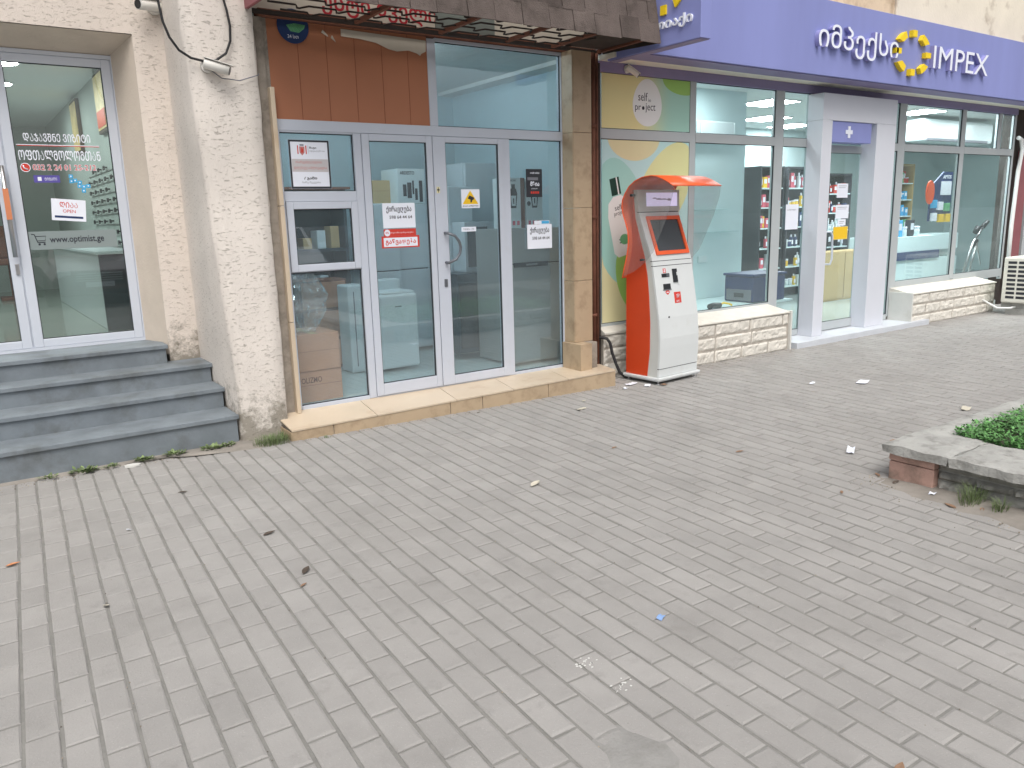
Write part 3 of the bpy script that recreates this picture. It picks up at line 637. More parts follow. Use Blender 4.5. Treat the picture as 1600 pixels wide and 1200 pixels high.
# paper notices and stickers on the glass of the appliance shop (each a thing)
yg = YF + .027; yd = YF + .0035
def notice(name, label, cat, x0, x1, z0, z1, y, base, items, group=None, tilt=0):
    """flat sheet on the glass; items(b) adds print"""
    b = MB(); b.box(x0, x1, y - .0012, y - .0004, z0, z1); items(b, y - .0016)
    o = b.build(name, base); lay(o); tag(o, label, cat, group)
    if tilt: o.rotation_euler = (0, R(tilt), 0)
    return o
def rent(x0, x1, z0, z1):
    def it(b, y):
        w_ = x1 - x0; h_ = z1 - z0
        b.text('ქირავდება', (x0 + .11 * w_, y, z0 + .59 * h_), UX, UZ, .3 * h_, .78 * w_, .0004, .02, mi=1)
        b.text('598 64 44 64', (x0 + .2 * w_, y, z0 + .37 * h_), UX, UZ, .13 * h_, .7 * w_, .0004, .01, mi=1)
    return it
notice('paper_notice', 'white for-rent paper notice above the red sticker on the door', 'notice', 2.80, 3.085, 1.48, 1.672, yd, ['paper', 'ink'], rent(2.80, 3.085, 1.48, 1.672), 'for-rent notices on the glass')
notice('paper_notice', 'white for-rent paper notice on the sidelight below the blender boxes', 'notice', 4.20, 4.475, 1.255, 1.468, yg - .014, ['paper', 'ink'], rent(4.20, 4.475, 1.255, 1.468), 'for-rent notices on the glass')
def stick(b, y):
    b.box(2.795, 3.095, y - .0004, y + .0004, 1.335, 1.405, mi=0); b.text('განვადება', (2.81, y - .0005, 1.345), UX, UZ, .05, .27, .0004, .03, mi=1)
    b.disc((2.83, y - .0004, 1.443), .026, UX, UZ, 20, .0004, 0); b.text('0%', (2.815, y - .0009, 1.436), UX, UZ, .016, .03, .0003, .01, mi=1)
    b.text('თვიანი განვადება', (2.86, y - .0005, 1.436), UX, UZ, .013, .2, .0003, mi=0)
b = MB(); b.box(2.778, 3.112, yd - .0012, yd - .0004, 1.325, 1.418, mi=1); b.box(2.80, 3.085, yd - .0012, yd - .0004, 1.4185, 1.472, mi=1); stick(b, yd - .0016)
lay(tag(b.build('instalment_sticker', ['paper', 'print_red']), 'red and white instalment sticker below the for-rent notice', 'sticker'))
def cctv(b, y):
    b.prism([(3.535, y, 1.655), (3.69, y, 1.655), (3.6125, y, 1.765)], (0, -.0004, 0), 1)
    b.prism([(3.585, y - .0005, 1.70), (3.605, y - .0005, 1.725), (3.645, y - .0005, 1.71), (3.65, y - .0005, 1.695), (3.63, y - .0005, 1.685), (3.625, y - .0005, 1.668), (3.612, y - .0005, 1.668), (3.612, y - .0005, 1.69)], (0, -.0004, 0), 2)
    b.text('ვიდეო კონტროლი', (3.535, y, 1.632), UX, UZ, .014, .155, .0004, .02, mi=2)
notice('warning_sticker', 'white square sticker with yellow camera warning triangle on the door', 'sticker', 3.525, 3.705, 1.622, 1.775, yd, ['paper', 'print_yellow', 'ink'], cctv)
notice('name_label', 'narrow white label strip under the camera warning sticker', 'label', 3.515, 3.66, 1.43, 1.468, yd, ['paper', 'ink_grey'], lambda b, y: b.text('TIMES-170', (3.53, y, 1.442), UX, UZ, .014, .11, .0004, mi=1))
def dark(b, y):
    b.text('credit online', (4.245, y, 1.905), UX, UZ, .016, .1, .0004, .02, mi=1); b.text('მზია', (4.245, y, 1.80), UX, UZ, .04, .1, .0004, .04, mi=1); b.text('განვადება', (4.255, y, 1.772), UX, UZ, .013, .07, .0004, mi=1)
    for k in range(4): b.box(4.248 + k * .024, 4.266 + k * .024, y - .0004, y, 1.735, 1.755, mi=2)
    b.box(4.215, 4.33, y - .0004, y, 1.85, 1.875, mi=3)
notice('dark_sticker', 'dark rectangular sticker with white print above the blender boxes', 'sticker', 4.20, 4.375, 1.705, 1.945, yg - .014, ['print_charcoal', 'paper', 'print_red', 'ink_grey'], dark)
notice('small_sticker', 'small blue and white sticker peeping over the sidelight notice', 'sticker', 4.28, 4.45, 1.47, 1.50, yg - .014, ['paper', 'print_blue'], lambda b, y: b.box(4.36, 4.445, y - .0004, y, 1.473, 1.497, mi=1))
notice('yellow_tag', 'tiny yellow marked tag on the upright between the two doors', 'label', 3.285, 3.315, 1.745, 1.795, YF - .0125, ['print_sand', 'ink'], lambda b, y: (b.box(3.297, 3.303, y - .0004, y, 1.75, 1.79, mi=1), b.box(3.289, 3.311, y - .0006, y - .0002, 1.765, 1.777, mi=1)))
def bag_notice(b, y):
    b.box(2.105, 2.385, y - .0004, y, 1.80, 2.115, mi=0)
    b.prism([(2.172, y - .0006, 2.04), (2.19, y - .0006, 2.02), (2.208, y - .0006, 2.04), (2.21, y - .0006, 2.083), (2.17, y - .0006, 2.083)], (0, -.0004, 0), 3)
    b.prism([(2.182, y - .0011, 2.04), (2.198, y - .0011, 2.04), (2.2, y - .0011, 2.065), (2.186, y - .0011, 2.075)], (0, -.0004, 0), 5)
    b.box(2.175, 2.205, y - .0009, y - .0005, 2.088, 2.098, mi=6); b.box(2.155, 2.163, y - .0009, y - .0005, 2.03, 2.09, mi=5); b.box(2.217, 2.225, y - .0009, y - .0005, 2.03, 2.09, mi=5)
    b.box(2.236, 2.2375, y - .0009, y - .0005, 2.035, 2.09, mi=6)
    b.text('შავი', (2.245, y - .0005, 2.065), UX, UZ, .018, .055, .0004, .03, mi=2); b.text('ოფიციალური სია', (2.245, y - .0005, 2.045), UX, UZ, .014, .12, .0003, mi=6)
    b.box(2.107, 2.383, y - .0009, y - .0005, 1.905, 1.995, mi=4)
    b.text('ისარგებლე ხელით', (2.135, y - .001, 1.96), UX, UZ, .024, .20, .0004, .005, mi=3); b.text('დღესვე აპლიკაცია', (2.12, y - .001, 1.92), UX, UZ, .026, .25, .0004, .005, mi=3)
    b.text('/ ჯამი', (2.19, y - .0005, 1.845), UX, UZ, .026, .1, .0004, .04, mi=2); b.text('ხარჯ შეკვეთა', (2.175, y - .0005, 1.82), UX, UZ, .018, .14, .0003, mi=6)
notice('official_poster', 'white bordered poster with red crest in the upper small pane', 'poster', 2.09, 2.40, 1.785, 2.13, yg - .014, ['paper', 'print_charcoal', 'ink', 'print_pale_red', 'print_band', 'print_red', 'ink_grey'],
       lambda b, y: (b.box(2.091, 2.399, y - .0002, y + .0002, 1.786, 2.129, mi=1), bag_notice(b, y - .0003)))

# goods inside the appliance shop
def goods(name, label, cat, boxes, mats, group=None):
    b = MB()
    for q in boxes: b.box(*q[:6], q[6] if len(q) > 6 else .006, q[7] if len(q) > 7 else 0)
    return lay(tag(b.build(name, mats), label, cat, group))
def carton(x0, x1, y0, y1, z0, z1, label, words=None, mt='carton'):
    b = MB(); b.box(x0, x1, y0, y1, z0, z1, .004); b.box(x0 + .001, x1 - .001, y0 - .001, y0, (z0 + z1) / 2 + .01, (z0 + z1) / 2 + .012, mi=1)
    b.box((x0 + x1) / 2 - .03, (x0 + x1) / 2 + .03, y0 + .001, y1, z1, z1 + .001, mi=2)
    if words: b.text(words, (x0 + .06, y0 - .0008, z0 + (z1 - z0) * .62), UX, UZ, .045, .17, .0006, .01, mi=1)
    lay(tag(b.build('carton', [mt, 'wood_brown', 'carton_tan']), label, 'carton', 'cartons in the appliance shop'))
carton(2.06, 2.46, 5.98, 6.4, .136, .385, 'brown carton at the bottom of the stack by the corner pane', 'OLIZMO')
carton(2.05, 2.455, 5.97, 6.4, .387, .68, 'brown carton on top of the stack beneath the plastic bag')
carton(3.70, 3.99, 7.80, 8.2, 1.712, 1.95, 'tan carton lying on top of the tall white fridges', None, 'carton_tan')
# crumpled clear plastic bag: folded sheet
b = MB(); nx, nz_ = 12, 18; pts = []
for side in (0, 1):
    for j in range(nz_ + 1):
        for i in range(nx + 1):
            u, v = i / nx - .5, j / nz_
            wid = (.09 + .32 * math.sin(min(1, v * 1.25) * math.pi * .62)) * (1.0 if v < .8 else 1 - (v - .8) * 2.6)
            pts.append((2.24 + u * wid + .03 * noise.noise(Vector((v * 5, u * 4, side))), 6.13 + (side - .5) * .12 * math.cos(u * 3) + .07 * noise.noise(Vector((u * 9, v * 9, side * 4.0))) + .03 * noise.noise(Vector((u * 25, v * 22, side * 9))), .62 + v * .52 + .02 * noise.noise(Vector((u * 8, v * 3, 5)))))
n1 = (nx + 1) * (nz_ + 1)
b._add(pts, [(s_*n1 + j*(nx+1)+i, s_*n1 + j*(nx+1)+i+1, s_*n1 + (j+1)*(nx+1)+i+1, s_*n1 + (j+1)*(nx+1)+i) for s_ in (0, 1) for j in range(nz_) for i in range(nx)])
lay(tag(b.build('plastic_bag', 'clear_film'), 'crumpled clear plastic bag slumped on the brown cartons', 'bag'))
t = E('washing_machine', 'white top-loading washer standing behind the first glass door', 'washer', (3.37, 6.9, .136))
b = MB(); b.box(3.17, 3.57, 6.7, 7.15, .16, .86, .02); b.build('body', 'appliance_white', t)
b = MB(); b.box(3.19, 3.55, 6.72, 7.0, .861, .885, .01); b.build('lid', 'appliance_white', t)
b = MB(); b.box(3.33, 3.40, 6.698, 6.7, .74, .75); b.build('badge', 'ink_grey', t)
b = MB(); b.box(3.19, 3.55, 7.0, 7.14, .862, .98, .012); b.box(3.22, 3.26, 6.996, 7.0, .89, .95, mi=1); b.build('control_panel', ['appliance_white', 'black_plastic'], t)
def fridge(x0, x1, y0, y1, z1, split, mt, label, z0=.136, handle=True):
    t = E('fridge', label, 'fridge', ((x0 + x1) / 2, (y0 + y1) / 2, z0), group='fridges in the appliance shop')
    b = MB(); b.box(x0, x1, y0 + .05, y1, z0 + .02, z1, .008); b.build('cabinet', mt, t)
    b = MB(); b.box(x0 + .002, x1 - .002, y0, y0 + .046, z0 + .03, split - .006, .01); b.build('lower_door', mt, t)
    b = MB(); b.box(x0 + .002, x1 - .002, y0, y0 + .046, split + .006, z1 - .002, .01); b.build('upper_door', mt, t)
    b = MB(); b.box(x0 + .02, x1 - .02, y0 + .02, y0 + .05, split - .005, split + .005); b.build('door_gap', 'black_plastic', t)
    return t
fridge(3.55, 3.86, 7.55, 8.1, 1.71, 1.02, 'appliance_silver', 'tall pale fridge behind the washer, nearest the first door')
fridge(3.87, 4.24, 7.62, 8.15, 1.70, 1.02, 'appliance_silver', 'tall pale fridge under the printed appliance box')
fridge(4.22, 4.52, 7.15, 7.6, 1.86, .95, 'appliance_silver', 'tall pale fridge seen at the edge between the two doors')
fridge(4.62, 5.05, 7.45, 8.0, 2.12, 1.3, 'appliance_silver', 'tallest fridge standing deep behind the handled door')
t = fridge(4.25, 4.88, 6.08, 6.7, 1.43, 1.105, 'appliance_grey', 'squat grey fridge right behind the sidelight under the blender boxes')
b = MB(); b.box(4.27, 4.66, 6.068, 6.082, 1.075, 1.118, .004); b.build('handle_strip', 'black_plastic', t)
b = MB(); b.box(4.40, 4.53, 6.060, 6.068, 1.088, 1.104, .002); b.build('handle_grip', 'steel', t)
goods('tall_oven', 'dark narrow oven standing between fridges behind the handled door', 'oven', [(4.05, 4.36, 6.75, 7.05, .2, 1.0), (4.07, 4.34, 6.74, 6.75, .25, .9, .002, 1)], ['appliance_dark', 'black_plastic'])
goods('stacked_cabinet', 'dark open cabinet behind the camera warning sticker', 'cabinet', [(4.25, 4.55, 6.9, 7.14, 1.0, 1.5), (4.28, 4.52, 6.89, 6.9, 1.05, 1.45, .002, 1)], ['appliance_silver', 'appliance_dark'])
# printed box on the fridges
b = MB(); b.box(3.90, 4.22, 7.62, 8.0, 1.702, 2.06, .004); b.text('ARDESTO', (3.93, 7.618, 2.0), UX, UZ, .035, .17, .0006, .02, mi=1)
for q in ((3.96, 4.0, 1.78, 1.9), (4.01, 4.06, 1.76, 1.92), (4.07, 4.09, 1.8, 1.94), (4.10, 4.13, 1.74, 1.86), (4.15, 4.19, 1.72, 1.94)): b.box(q[0], q[1], 7.617, 7.62, q[2], q[3], .001, 1)
lay(tag(b.build('appliance_box', ['appliance_white', 'print_charcoal']), 'white printed appliance box on top of the pale fridges', 'box'))
def blender_box(x0, x1, label):
    b = MB(); b.box(x0, x1, 6.28, 6.5, 1.432, 1.90, .003); m_ = (x0 + x1) / 2; y = 6.2795
    b.prism([(m_ - .03, y, 1.62), (m_ + .03, y, 1.62), (m_ + .045, y, 1.75), (m_ + .03, y, 1.80), (m_ - .03, y, 1.80), (m_ - .045, y, 1.75)], (0, -.001, 0), 1)
    b.prism([(m_ - .022, y - .0012, 1.64), (m_ + .022, y - .0012, 1.64), (m_ + .03, y - .0012, 1.735), (m_ - .03, y - .0012, 1.735)], (0, -.001, 0), 0)
    b.box(m_ - .02, m_ + .02, y - .001, y, 1.80, 1.84, mi=1); b.box(m_ - .006, m_ + .006, y - .003, y - .0024, 1.66, 1.71, mi=1)
    b.disc((x0 + .03, y, 1.66), .022, UX, UZ, 14, .001, 1); b.text('BLENDER', (x0 + .015, y, 1.865), UX, UZ, .018, (x1 - x0) * .6, .0006, mi=1)
    for k in range(3): b.box(x0 + .02 + k * .05, x0 + .05 + k * .05, y - .001, y, 1.46, 1.50, mi=2)
    lay(tag(b.build('blender_box', ['appliance_white', 'print_charcoal', 'print_pink']), label, 'box', 'blender boxes on the grey fridge'))
blender_box(4.34, 4.51, 'blender box with red foot print beside the door stile'); blender_box(4.575, 4.77, 'blender box with jug picture beneath the dark sticker')
b = MB(); b.box(4.513, 4.572, 6.30, 6.5, 1.432, 1.90, .003); lay(tag(b.build('slim_box', 'wood_brown'), 'slim dark red box wedged between the two blender boxes', 'box'))
t = E('display_shelf', 'dark wall shelf unit behind the corner panes with small goods', 'shelf', (2.8, 7.6, .136))
b = MB()
for z in (.14, .7, 1.25, 1.8): b.box(2.2, 3.3, 7.6, 7.95, z, z + .03)
for x in (2.2, 2.74, 3.27): b.box(x, x + .03, 7.599, 7.951, .14, 1.85)
b.box(2.2, 3.3, 7.95, 7.97, .14, 1.85); b.build('carcass', 'appliance_dark', t)
b = MB(); b.box(2.16, 3.34, 7.56, 7.99, 1.851, 1.875); b.build('top', 'wood_brown', t)
for i in range(14):
    x = 2.26 + (i % 7) * .145; z = 1.281 if i < 7 else .731; hh = rnd.uniform(.1, .3)
    m_ = rnd.choice(['appliance_white', 'print_navy', 'appliance_silver', 'carton_tan', 'wood_brown'])
    b = MB(); b.box(x, x + .09, 7.63, 7.8, z, z + hh, .005); lay(tag(b.build('packed_item', m_), 'small packed item on the %s board of the dark shelf unit' % ('upper' if i < 7 else 'lower'), 'package', 'packages on the dark shelf unit'))
t = E('chest_of_drawers', 'brown wooden drawer unit behind the cartons', 'cabinet', (2.75, 7.3, .136))
b = MB(); b.box(2.62, 3.1, 7.25, 7.55, .136, 1.0, .006); b.build('body', 'wood_brown', t)
for k in range(3):
    b = MB(); b.box(2.64, 3.08, 7.235, 7.249, .17 + k * .28, .42 + k * .28, .004); b.build('drawer', 'carton', t)
t = E('water_heater', 'slim white appliance beside the washer seen through the corner pane', 'appliance', (3.02, 6.95, .136))
b = MB(); b.box(2.93, 3.13, 6.85, 7.1, .14, .96, .015); b.build('body', 'appliance_white', t)
b = MB(); b.box(2.985, 2.993, 6.845, 6.85, .2, .9); b.build('seam', 'ink_grey', t)

# ------------------------------------------------------------------ shingle canopy
can = E('shingle_canopy', 'dark shingled canopy on rusty bars above the appliance shop', 'canopy', (3.4, 5.3, 2.91))
b = MB(); y0 = 4.95
for row in range(6):
    z0 = 2.90 + row * .158; x = 1.86 - rnd.uniform(0, .2)
    while x < 4.99:
        wd = rnd.uniform(.2, .27); xa, xb = max(x, 1.86) + .003, min(x + wd, 5.0) - .003
        if xb - xa > .02:
            yo = y0 + row * .03 + rnd.uniform(-.003, .003); dz = rnd.uniform(-.006, .006)
            b._add([(xa, yo - .014, z0 + dz), (xb, yo - .014, z0 + dz), (xb, yo + .02, z0 + .175), (xa, yo + .02, z0 + .175), (xa, yo, z0 + dz), (xb, yo, z0 + dz), (xb, yo + .03, z0 + .175), (xa, yo + .03, z0 + .175)],
                   [(0, 1, 2, 3), (4, 7, 6, 5), (0, 4, 5, 1), (0, 3, 7, 4), (1, 5, 6, 2), (3, 2, 6, 7)])
        x += wd
b.build('shingles', 'shingle', can)
b = MB(); b.prism([(1.83, 5.66, 2.95), (1.83, 4.95, 2.93), (1.83, 5.2, 3.9), (1.83, 5.66, 3.9)], (.025, 0, 0)); b.build('end_plate', 'maroon', can)
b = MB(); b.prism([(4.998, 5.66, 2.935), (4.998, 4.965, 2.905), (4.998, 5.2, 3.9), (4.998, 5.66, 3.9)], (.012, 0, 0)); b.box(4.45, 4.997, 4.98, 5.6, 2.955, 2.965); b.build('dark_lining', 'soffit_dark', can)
b = MB(); b.box(1.86, 4.99, 5.66, 5.69, 2.935, 2.962); b.box(1.86, 4.99, 4.975, 5.0, 2.92, 2.945)
b.build('angle_bar', 'dark_iron', can)
for x in (2.62, 3.32, 3.95, 4.42, 4.93):
    b = MB(); b.box(x, x + .03, 5.001, 5.659, 2.937, 2.965, rot=None); b.build('bracket', 'rust', can)
b = MB()
for r_i, yy in enumerate((5.08, 5.24, 5.40, 5.56)):
    x = 1.9 + (r_i % 2) * .14; P = [(x, yy, 2.95)]; s_ = 1
    while x < 4.4:
        P += [(x + .19, yy, 2.95), (x + .21, yy + .04 * s_, 2.95), (x + .225, yy + .075 * s_, 2.95), (x + .245, yy + .075 * s_, 2.95), (x + .26, yy + .04 * s_, 2.95), (x + .28, yy, 2.95)]; x += .28
    b.tube(P, .0065, 6)
b.build('lattice', 'dark_iron', can)

# ------------------------------------------------------------------ pharmacy
ph = E('pharmacy', 'pharmacy shop front with silver frames under a long purple fascia', 'shop', (9, 5.72, 0))
YP = 5.72
b = MB()
bar = lambda x0, x1, z0, z1, d=0.0: b.box(x0, x1, YP - d, YP + .05, z0, z1, .003)
XE = 13.16
for x0, x1 in ((4.985, 5.03), (6.208, 6.292), (7.552, 7.70)): bar(x0, x1, .11, 2.83)
bar(10.02, 10.18, .11, 2.83); bar(11.59, 11.70, .5, 2.83); bar(XE - .03, XE + .02, .4, 2.83); bar(12.64, 12.735, 2.313, 2.83); bar(8.16, 8.3, .11, 2.83); bar(9.33, 9.70, .11, 2.83)
for x0, x1 in ((5.031, 6.207), (6.293, 7.551), (7.701, 8.159), (9.701, 10.019), (10.181, 11.589), (11.701, XE - .031)): bar(x0, x1, 2.222, 2.312, .002)
for x0, x1 in ((5.031, 6.207), (6.293, 7.551)): bar(x0, x1, .44, .505)
for x0, x1 in ((10.181, 11.589), (11.701, XE - .031)): bar(x0, x1, .44, .56)
for x0, x1 in ((7.701, 8.159), (9.701, 10.019)): bar(x0, x1, .07, .14)
b.build('window_frame', 'silver_alu', ph)
b = MB(); b.box(4.985, XE, YP - .02, YP + .06, 2.80, 2.889, .003); b.build('window_head', 'purple_dark', ph)
for q in ((5.03, 6.208, 2.312, 2.80), (5.03, 6.208, .505, 2.222), (6.292, 7.552, 2.312, 2.80), (6.292, 7.552, .505, 2.222), (7.70, 8.16, 2.312, 2.80), (7.70, 8.16, .14, 2.222), (9.70, 10.02, 2.312, 2.80), (9.70, 10.02, .14, 2.222),
          (10.18, 11.59, 2.312, 2.80), (10.18, 11.59, .56, 2.222), (11.70, 12.64, 2.312, 2.80), (11.70, XE - .03, .56, 2.222), (12.735, XE - .03, 2.312, 2.80)):
    pane(*q, y=YP + .02, gm='pharmacy_glass', par=ph)
# fascia
b = MB(); b.box(5.16, 19, 5.25, 5.27, 2.89, 3.62, .004); b.box(5.16, 19, 5.271, 5.5, 2.889, 2.93); b.build('fascia', ['purple'], ph)
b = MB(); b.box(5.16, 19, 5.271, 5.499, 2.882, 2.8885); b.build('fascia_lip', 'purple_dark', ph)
b = MB(); b.box(5.0, 19, 5.501, YP + .1, 2.889, 2.93)
b.build('soffit', 'soffit_cream', ph)
b = MB(); b.box(5.16, 19, 5.272, 5.8, 3.56, 3.6); b.build('fascia_cap', 'purple_dark', ph)
b = MB(); b.box(4.9, 9.55, 5.62, 5.9, 3.601, 7.5, mi=1); b.box(9.56, 19, 5.60, 5.9, 3.601, 7.5, mi=0); b.box(9.552, 9.558, 5.63, 5.9, 3.601, 7.5, mi=1)
b.build('upper_wall', ['upper_cream', 'upper_tan'], ph)
# sign lettering standing off the fascia
ls = E('fascia_lettering', 'raised white letters and yellow ring logo on the purple fascia', 'sign', (9.3, 5.2, 3.0))
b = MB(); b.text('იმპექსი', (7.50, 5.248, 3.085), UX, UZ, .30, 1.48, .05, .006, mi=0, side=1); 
b.build('georgian_name', ['letter_white', 'letter_side_shade'], ls)
b = MB(); b.text('IMPEX', (9.73, 5.248, 3.115), UX, UZ, .245, 1.32, .05, 0, side=1); b.build('latin_name', ['letter_white', 'letter_side_shade'], ls)
def ring_logo(par, c, rx, rz, ux, dep, nrm, mi=0):
    """eight tablet-shaped pieces set in a ring: blocks on the axes, quarter arcs on the diagonals"""
    c, ux, uz, nrm = Vector(c), Vector(ux), Vector(UZ), Vector(nrm)
    f = lambda u, v: c + ux * (u * rx) + uz * (v * rz)
    for k in range(4):
        a0 = k * math.pi / 2
        d, e = Vector((math.cos(a0), math.sin(a0))), Vector((-math.sin(a0), math.cos(a0)))
        P = [d * .70 - e * .12, d * .99 - e * .12, d * 1.0, d * .99 + e * .12, d * .70 + e * .12]
        b = MB(); b.prism([f(p.x, p.y) for p in P], nrm * dep, mi); b.build('logo_block', 'logo_yellow', par)
        P = []
        for q in range(7):
            a1 = a0 + R(30) + R(30) * q / 6; P.append(Vector((math.cos(a1), math.sin(a1))))
        a1, a2 = a0 + R(57), a0 + R(33); P += [Vector((math.cos(a1), math.sin(a1))) * .74, Vector((math.cos(a2), math.sin(a2))) * .74]
        b = MB(); b.prism([f(p.x, p.y) for p in P], nrm * dep, mi); b.build('logo_arc', 'logo_yellow', par)
ring_logo(ls, (9.30, 5.248, 3.24), .37, .245, UX, .05, (0, -1, 0))
# blade sign
bl = E('blade_sign', 'purple blade sign sticking out beside the canopy with white Georgian letters', 'sign', (5.08, 5.1, 2.87))
b = MB(); b.box(5.022, 5.14, 4.535, 5.62, 2.872, 3.75, .004); b.build('box', 'purple', bl)
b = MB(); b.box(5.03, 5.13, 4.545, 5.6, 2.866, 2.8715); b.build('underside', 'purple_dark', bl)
b = MB(); b.text('აფთიაქი', (5.0215, 5.21, 2.985), (0, -1, 0), UZ, .10, .595, .016, .02); b.build('lettering', 'letter_white', bl)
ring_logo(bl, (5.0215, 4.93, 3.36), .26, .25, (0, -1, 0), .016, (-1, 0, 0))
# stone plinth walls
def plinth(name, x0, x1, label, endside, recess=None):
    t = E(name, label, 'wall', ((x0 + x1) / 2, 5.42, 0))
    b = MB(); b.box(x0 + .004, x1 - .004, 5.428, YP + .04, -.03, .409, mi=2); seed = int(x0 * 10)
    for r_i, (z0, z1) in enumerate(((-.01, .135), (.135, .275), (.275, .41))):
        x = x0 + (.0 if r_i % 2 else .0) - rnd.uniform(0, .12)
        while x < x1 - .01:
            wd = rnd.uniform(.36, .62); xa, xb = max(x, x0), min(x + wd, x1 - .02)
            if xb - xa > .03:
                seed += 1; b.rockface((xa, 5.432, z0), UX, UZ, (0, -1, 0), xb - xa, z1 - z0, .018, 0, .022, seed, .022, .005)
            x += wd
    
    if endside > 0:
        for r_i, (z0, z1) in enumerate(((-.01, .2), (.2, .405))): b.rockface((x0, YP, z0), (0, -1, 0), UZ, (-1, 0, 0), YP - 5.43, z1 - z0, .03, 1, .02, 90 + r_i, .02, .003)
    if recess:
        b.box(recess, x0 - .001, 5.65, YP + .04, -.03, .409, mi=2)
        for r_i, (z0, z1) in enumerate(((-.01, .135), (.135, .275), (.275, .41))): b.rockface((recess + .002, 5.652, z0), UX, UZ, (0, -1, 0), x0 - recess - .004, z1 - z0, .02, 0, .02, 70 + r_i, .022, .005)
        b.prism([(recess, 5.63, .411), (recess, YP + .018, .411), (recess, YP + .018, .488), (recess, 5.63, .43)], (x0 - recess - .001, 0, 0))
    mat('pale_mortar', lin((172, 165, 155)), .9, .2, 12, .4, 60); b.build('block_courses', ['white_block', 'cement' if endside > 0 else 'cement', 'pale_mortar'], t, recalc=False)
    b = MB(); b.prism([(x0 + .002, 5.412, .411), (x0 + .002, YP + .018, .411), (x0 + .002, YP + .018, .488), (x0 + .002, 5.412, .422)], (x1 - x0 - .004, 0, 0)); b.build('sloped_coping', 'white_block', t)
    xe = x1 if endside > 0 else x0
    b = MB(); b.box(xe - .012 + (0 if endside > 0 else -.0), xe + .014, 5.395, YP - .004, -.02, .436, .004); b.build('end_slab', 'white_coping', t)
plinth('stone_plinth', 5.32, 7.545, 'low white stone wall under the pharmacy window behind the kiosk', 1, 4.99)
plinth('stone_plinth', 10.06, 12.35, 'low white stone wall beyond the pharmacy door beside the air conditioner', -1)
b = MB(); b.box(7.62, 10.44, 5.36, YP + .06, -.03, .066, .004); lay(tag(b.build('door_step', 'tile_grey'), 'low pale step slab at the pharmacy door', 'step'))
# portal
b = MB(); b.box(8.18, 8.33, 5.46, YP - .005, .067, 2.80, .004); b.box(8.18, 8.17, 5.5, 5.6, .1, .2) if False else None
b.box(9.35, 9.74, 5.46, YP - .005, .067, 2.80, .004) if False else None
b.build('portal', 'portal_white', ph) if False else b.bm.free()
b = MB(); b.box(8.115, 8.30, 5.52, YP - .003, .067, 2.498, .003); b.box(9.19, 9.60, 5.52, YP - .003, .067, 2.498, .003); b.box(8.115, 9.60, 5.521, YP - .003, 2.499, 2.785, .003)
b.build('door_portal', 'portal_white', ph)
b = MB(); b.box(8.302, 9.10, 5.535, 5.69, 2.27, 2.497, .003); xs = 8.64
b.build('sign_box', 'purple', ph)
b = MB(); b.box(xs - .022, xs + .022, 5.527, 5.534, 2.32, 2.45, mi=0); b.box(xs - .065, xs - .0225, 5.527, 5.534, 2.363, 2.407); b.box(xs + .0225, xs + .065, 5.527, 5.534, 2.363, 2.407); b.build('cross_mark', 'letter_white', ph)
pd = leaf(ph, 8.46, 9.31, .075, 2.255, YP - .02, .085, 'silver_alu', 'pharmacy_glass', 'entrance_door', botw=.10)
b = MB(); b.tube([(8.52, YP - .02, 1.26), (8.56, YP - .085, 1.26), (8.59, YP - .085, 1.21), (8.60, YP - .085, .94), (8.57, YP - .085, .88), (8.52, YP - .02, .88)], .012, 10); b.build('handle', 'white_upvc', pd)
# pharmacy room
b = MB(); b.box(5.3, 19, 5.78, 9.6, -.02, .066); b.build('shop_floor', 'floor_tile', ph)
b = MB(); b.box(5.0, 19, 5.78, 9.7, 2.96, 3.02); b.build('ceiling', 'ceiling_white', ph)
b = MB(); b.box(5.27, 5.32, 6.6, 9.6, .066, 2.96); b.box(5.27, 19, 9.6, 9.7, .066, 2.96); b.box(19, 19.1, 5.78, 9.7, .066, 2.96); b.build('inner_wall', 'room_white', ph)
b = MB(); b.box(5.33, 8.33, 6.75, 6.85, .066, 2.96); b.box(8.331, 8.37, 6.78, 6.82, 2.2, 2.55, mi=1); b.build('partition', ['room_white', 'print_charcoal'], ph)
b = MB(); b.box(5.06, XE - .2, 5.79, 6.06, .067, .46); b.build('window_bench', 'white_coping', ph) if False else b.bm.free()
for (x, y) in ((9.35, 7.2), (10.9, 8.45), (12.3, 9.0), (12.6, 6.9), (7.2, 6.25), (12.2, 6.17), (13.9, 6.17), (15.6, 6.17)):  # last three are added out of sight to brighten the right side
    lx = .3 if y > 6.5 else (.6 if x > 8 else .3); ly = .3 if y > 6.5 else (.16 if x > 8 else .1)
    t = E('ceiling_lamp', 'white lit ceiling panel in the pharmacy, seen ones and added fill alike', 'lamp', (x, y, 2.94), group='lit ceiling panels of the pharmacy')
    b = MB(); b.box(x - lx, x + lx, y - ly, y + ly, 2.946, 2.958); b.build('housing', 'ceiling_white', t)
    b = MB(); b._add([(x - lx + .015, y - ly + .015, 2.9445), (x + lx - .015, y - ly + .015, 2.9445), (x + lx - .015, y + ly - .015, 2.9445), (x - lx + .015, y + ly - .015, 2.9445)], [(0, 3, 2, 1)]); b.build('diffuser', 'lamp_panel', t, recalc=False)
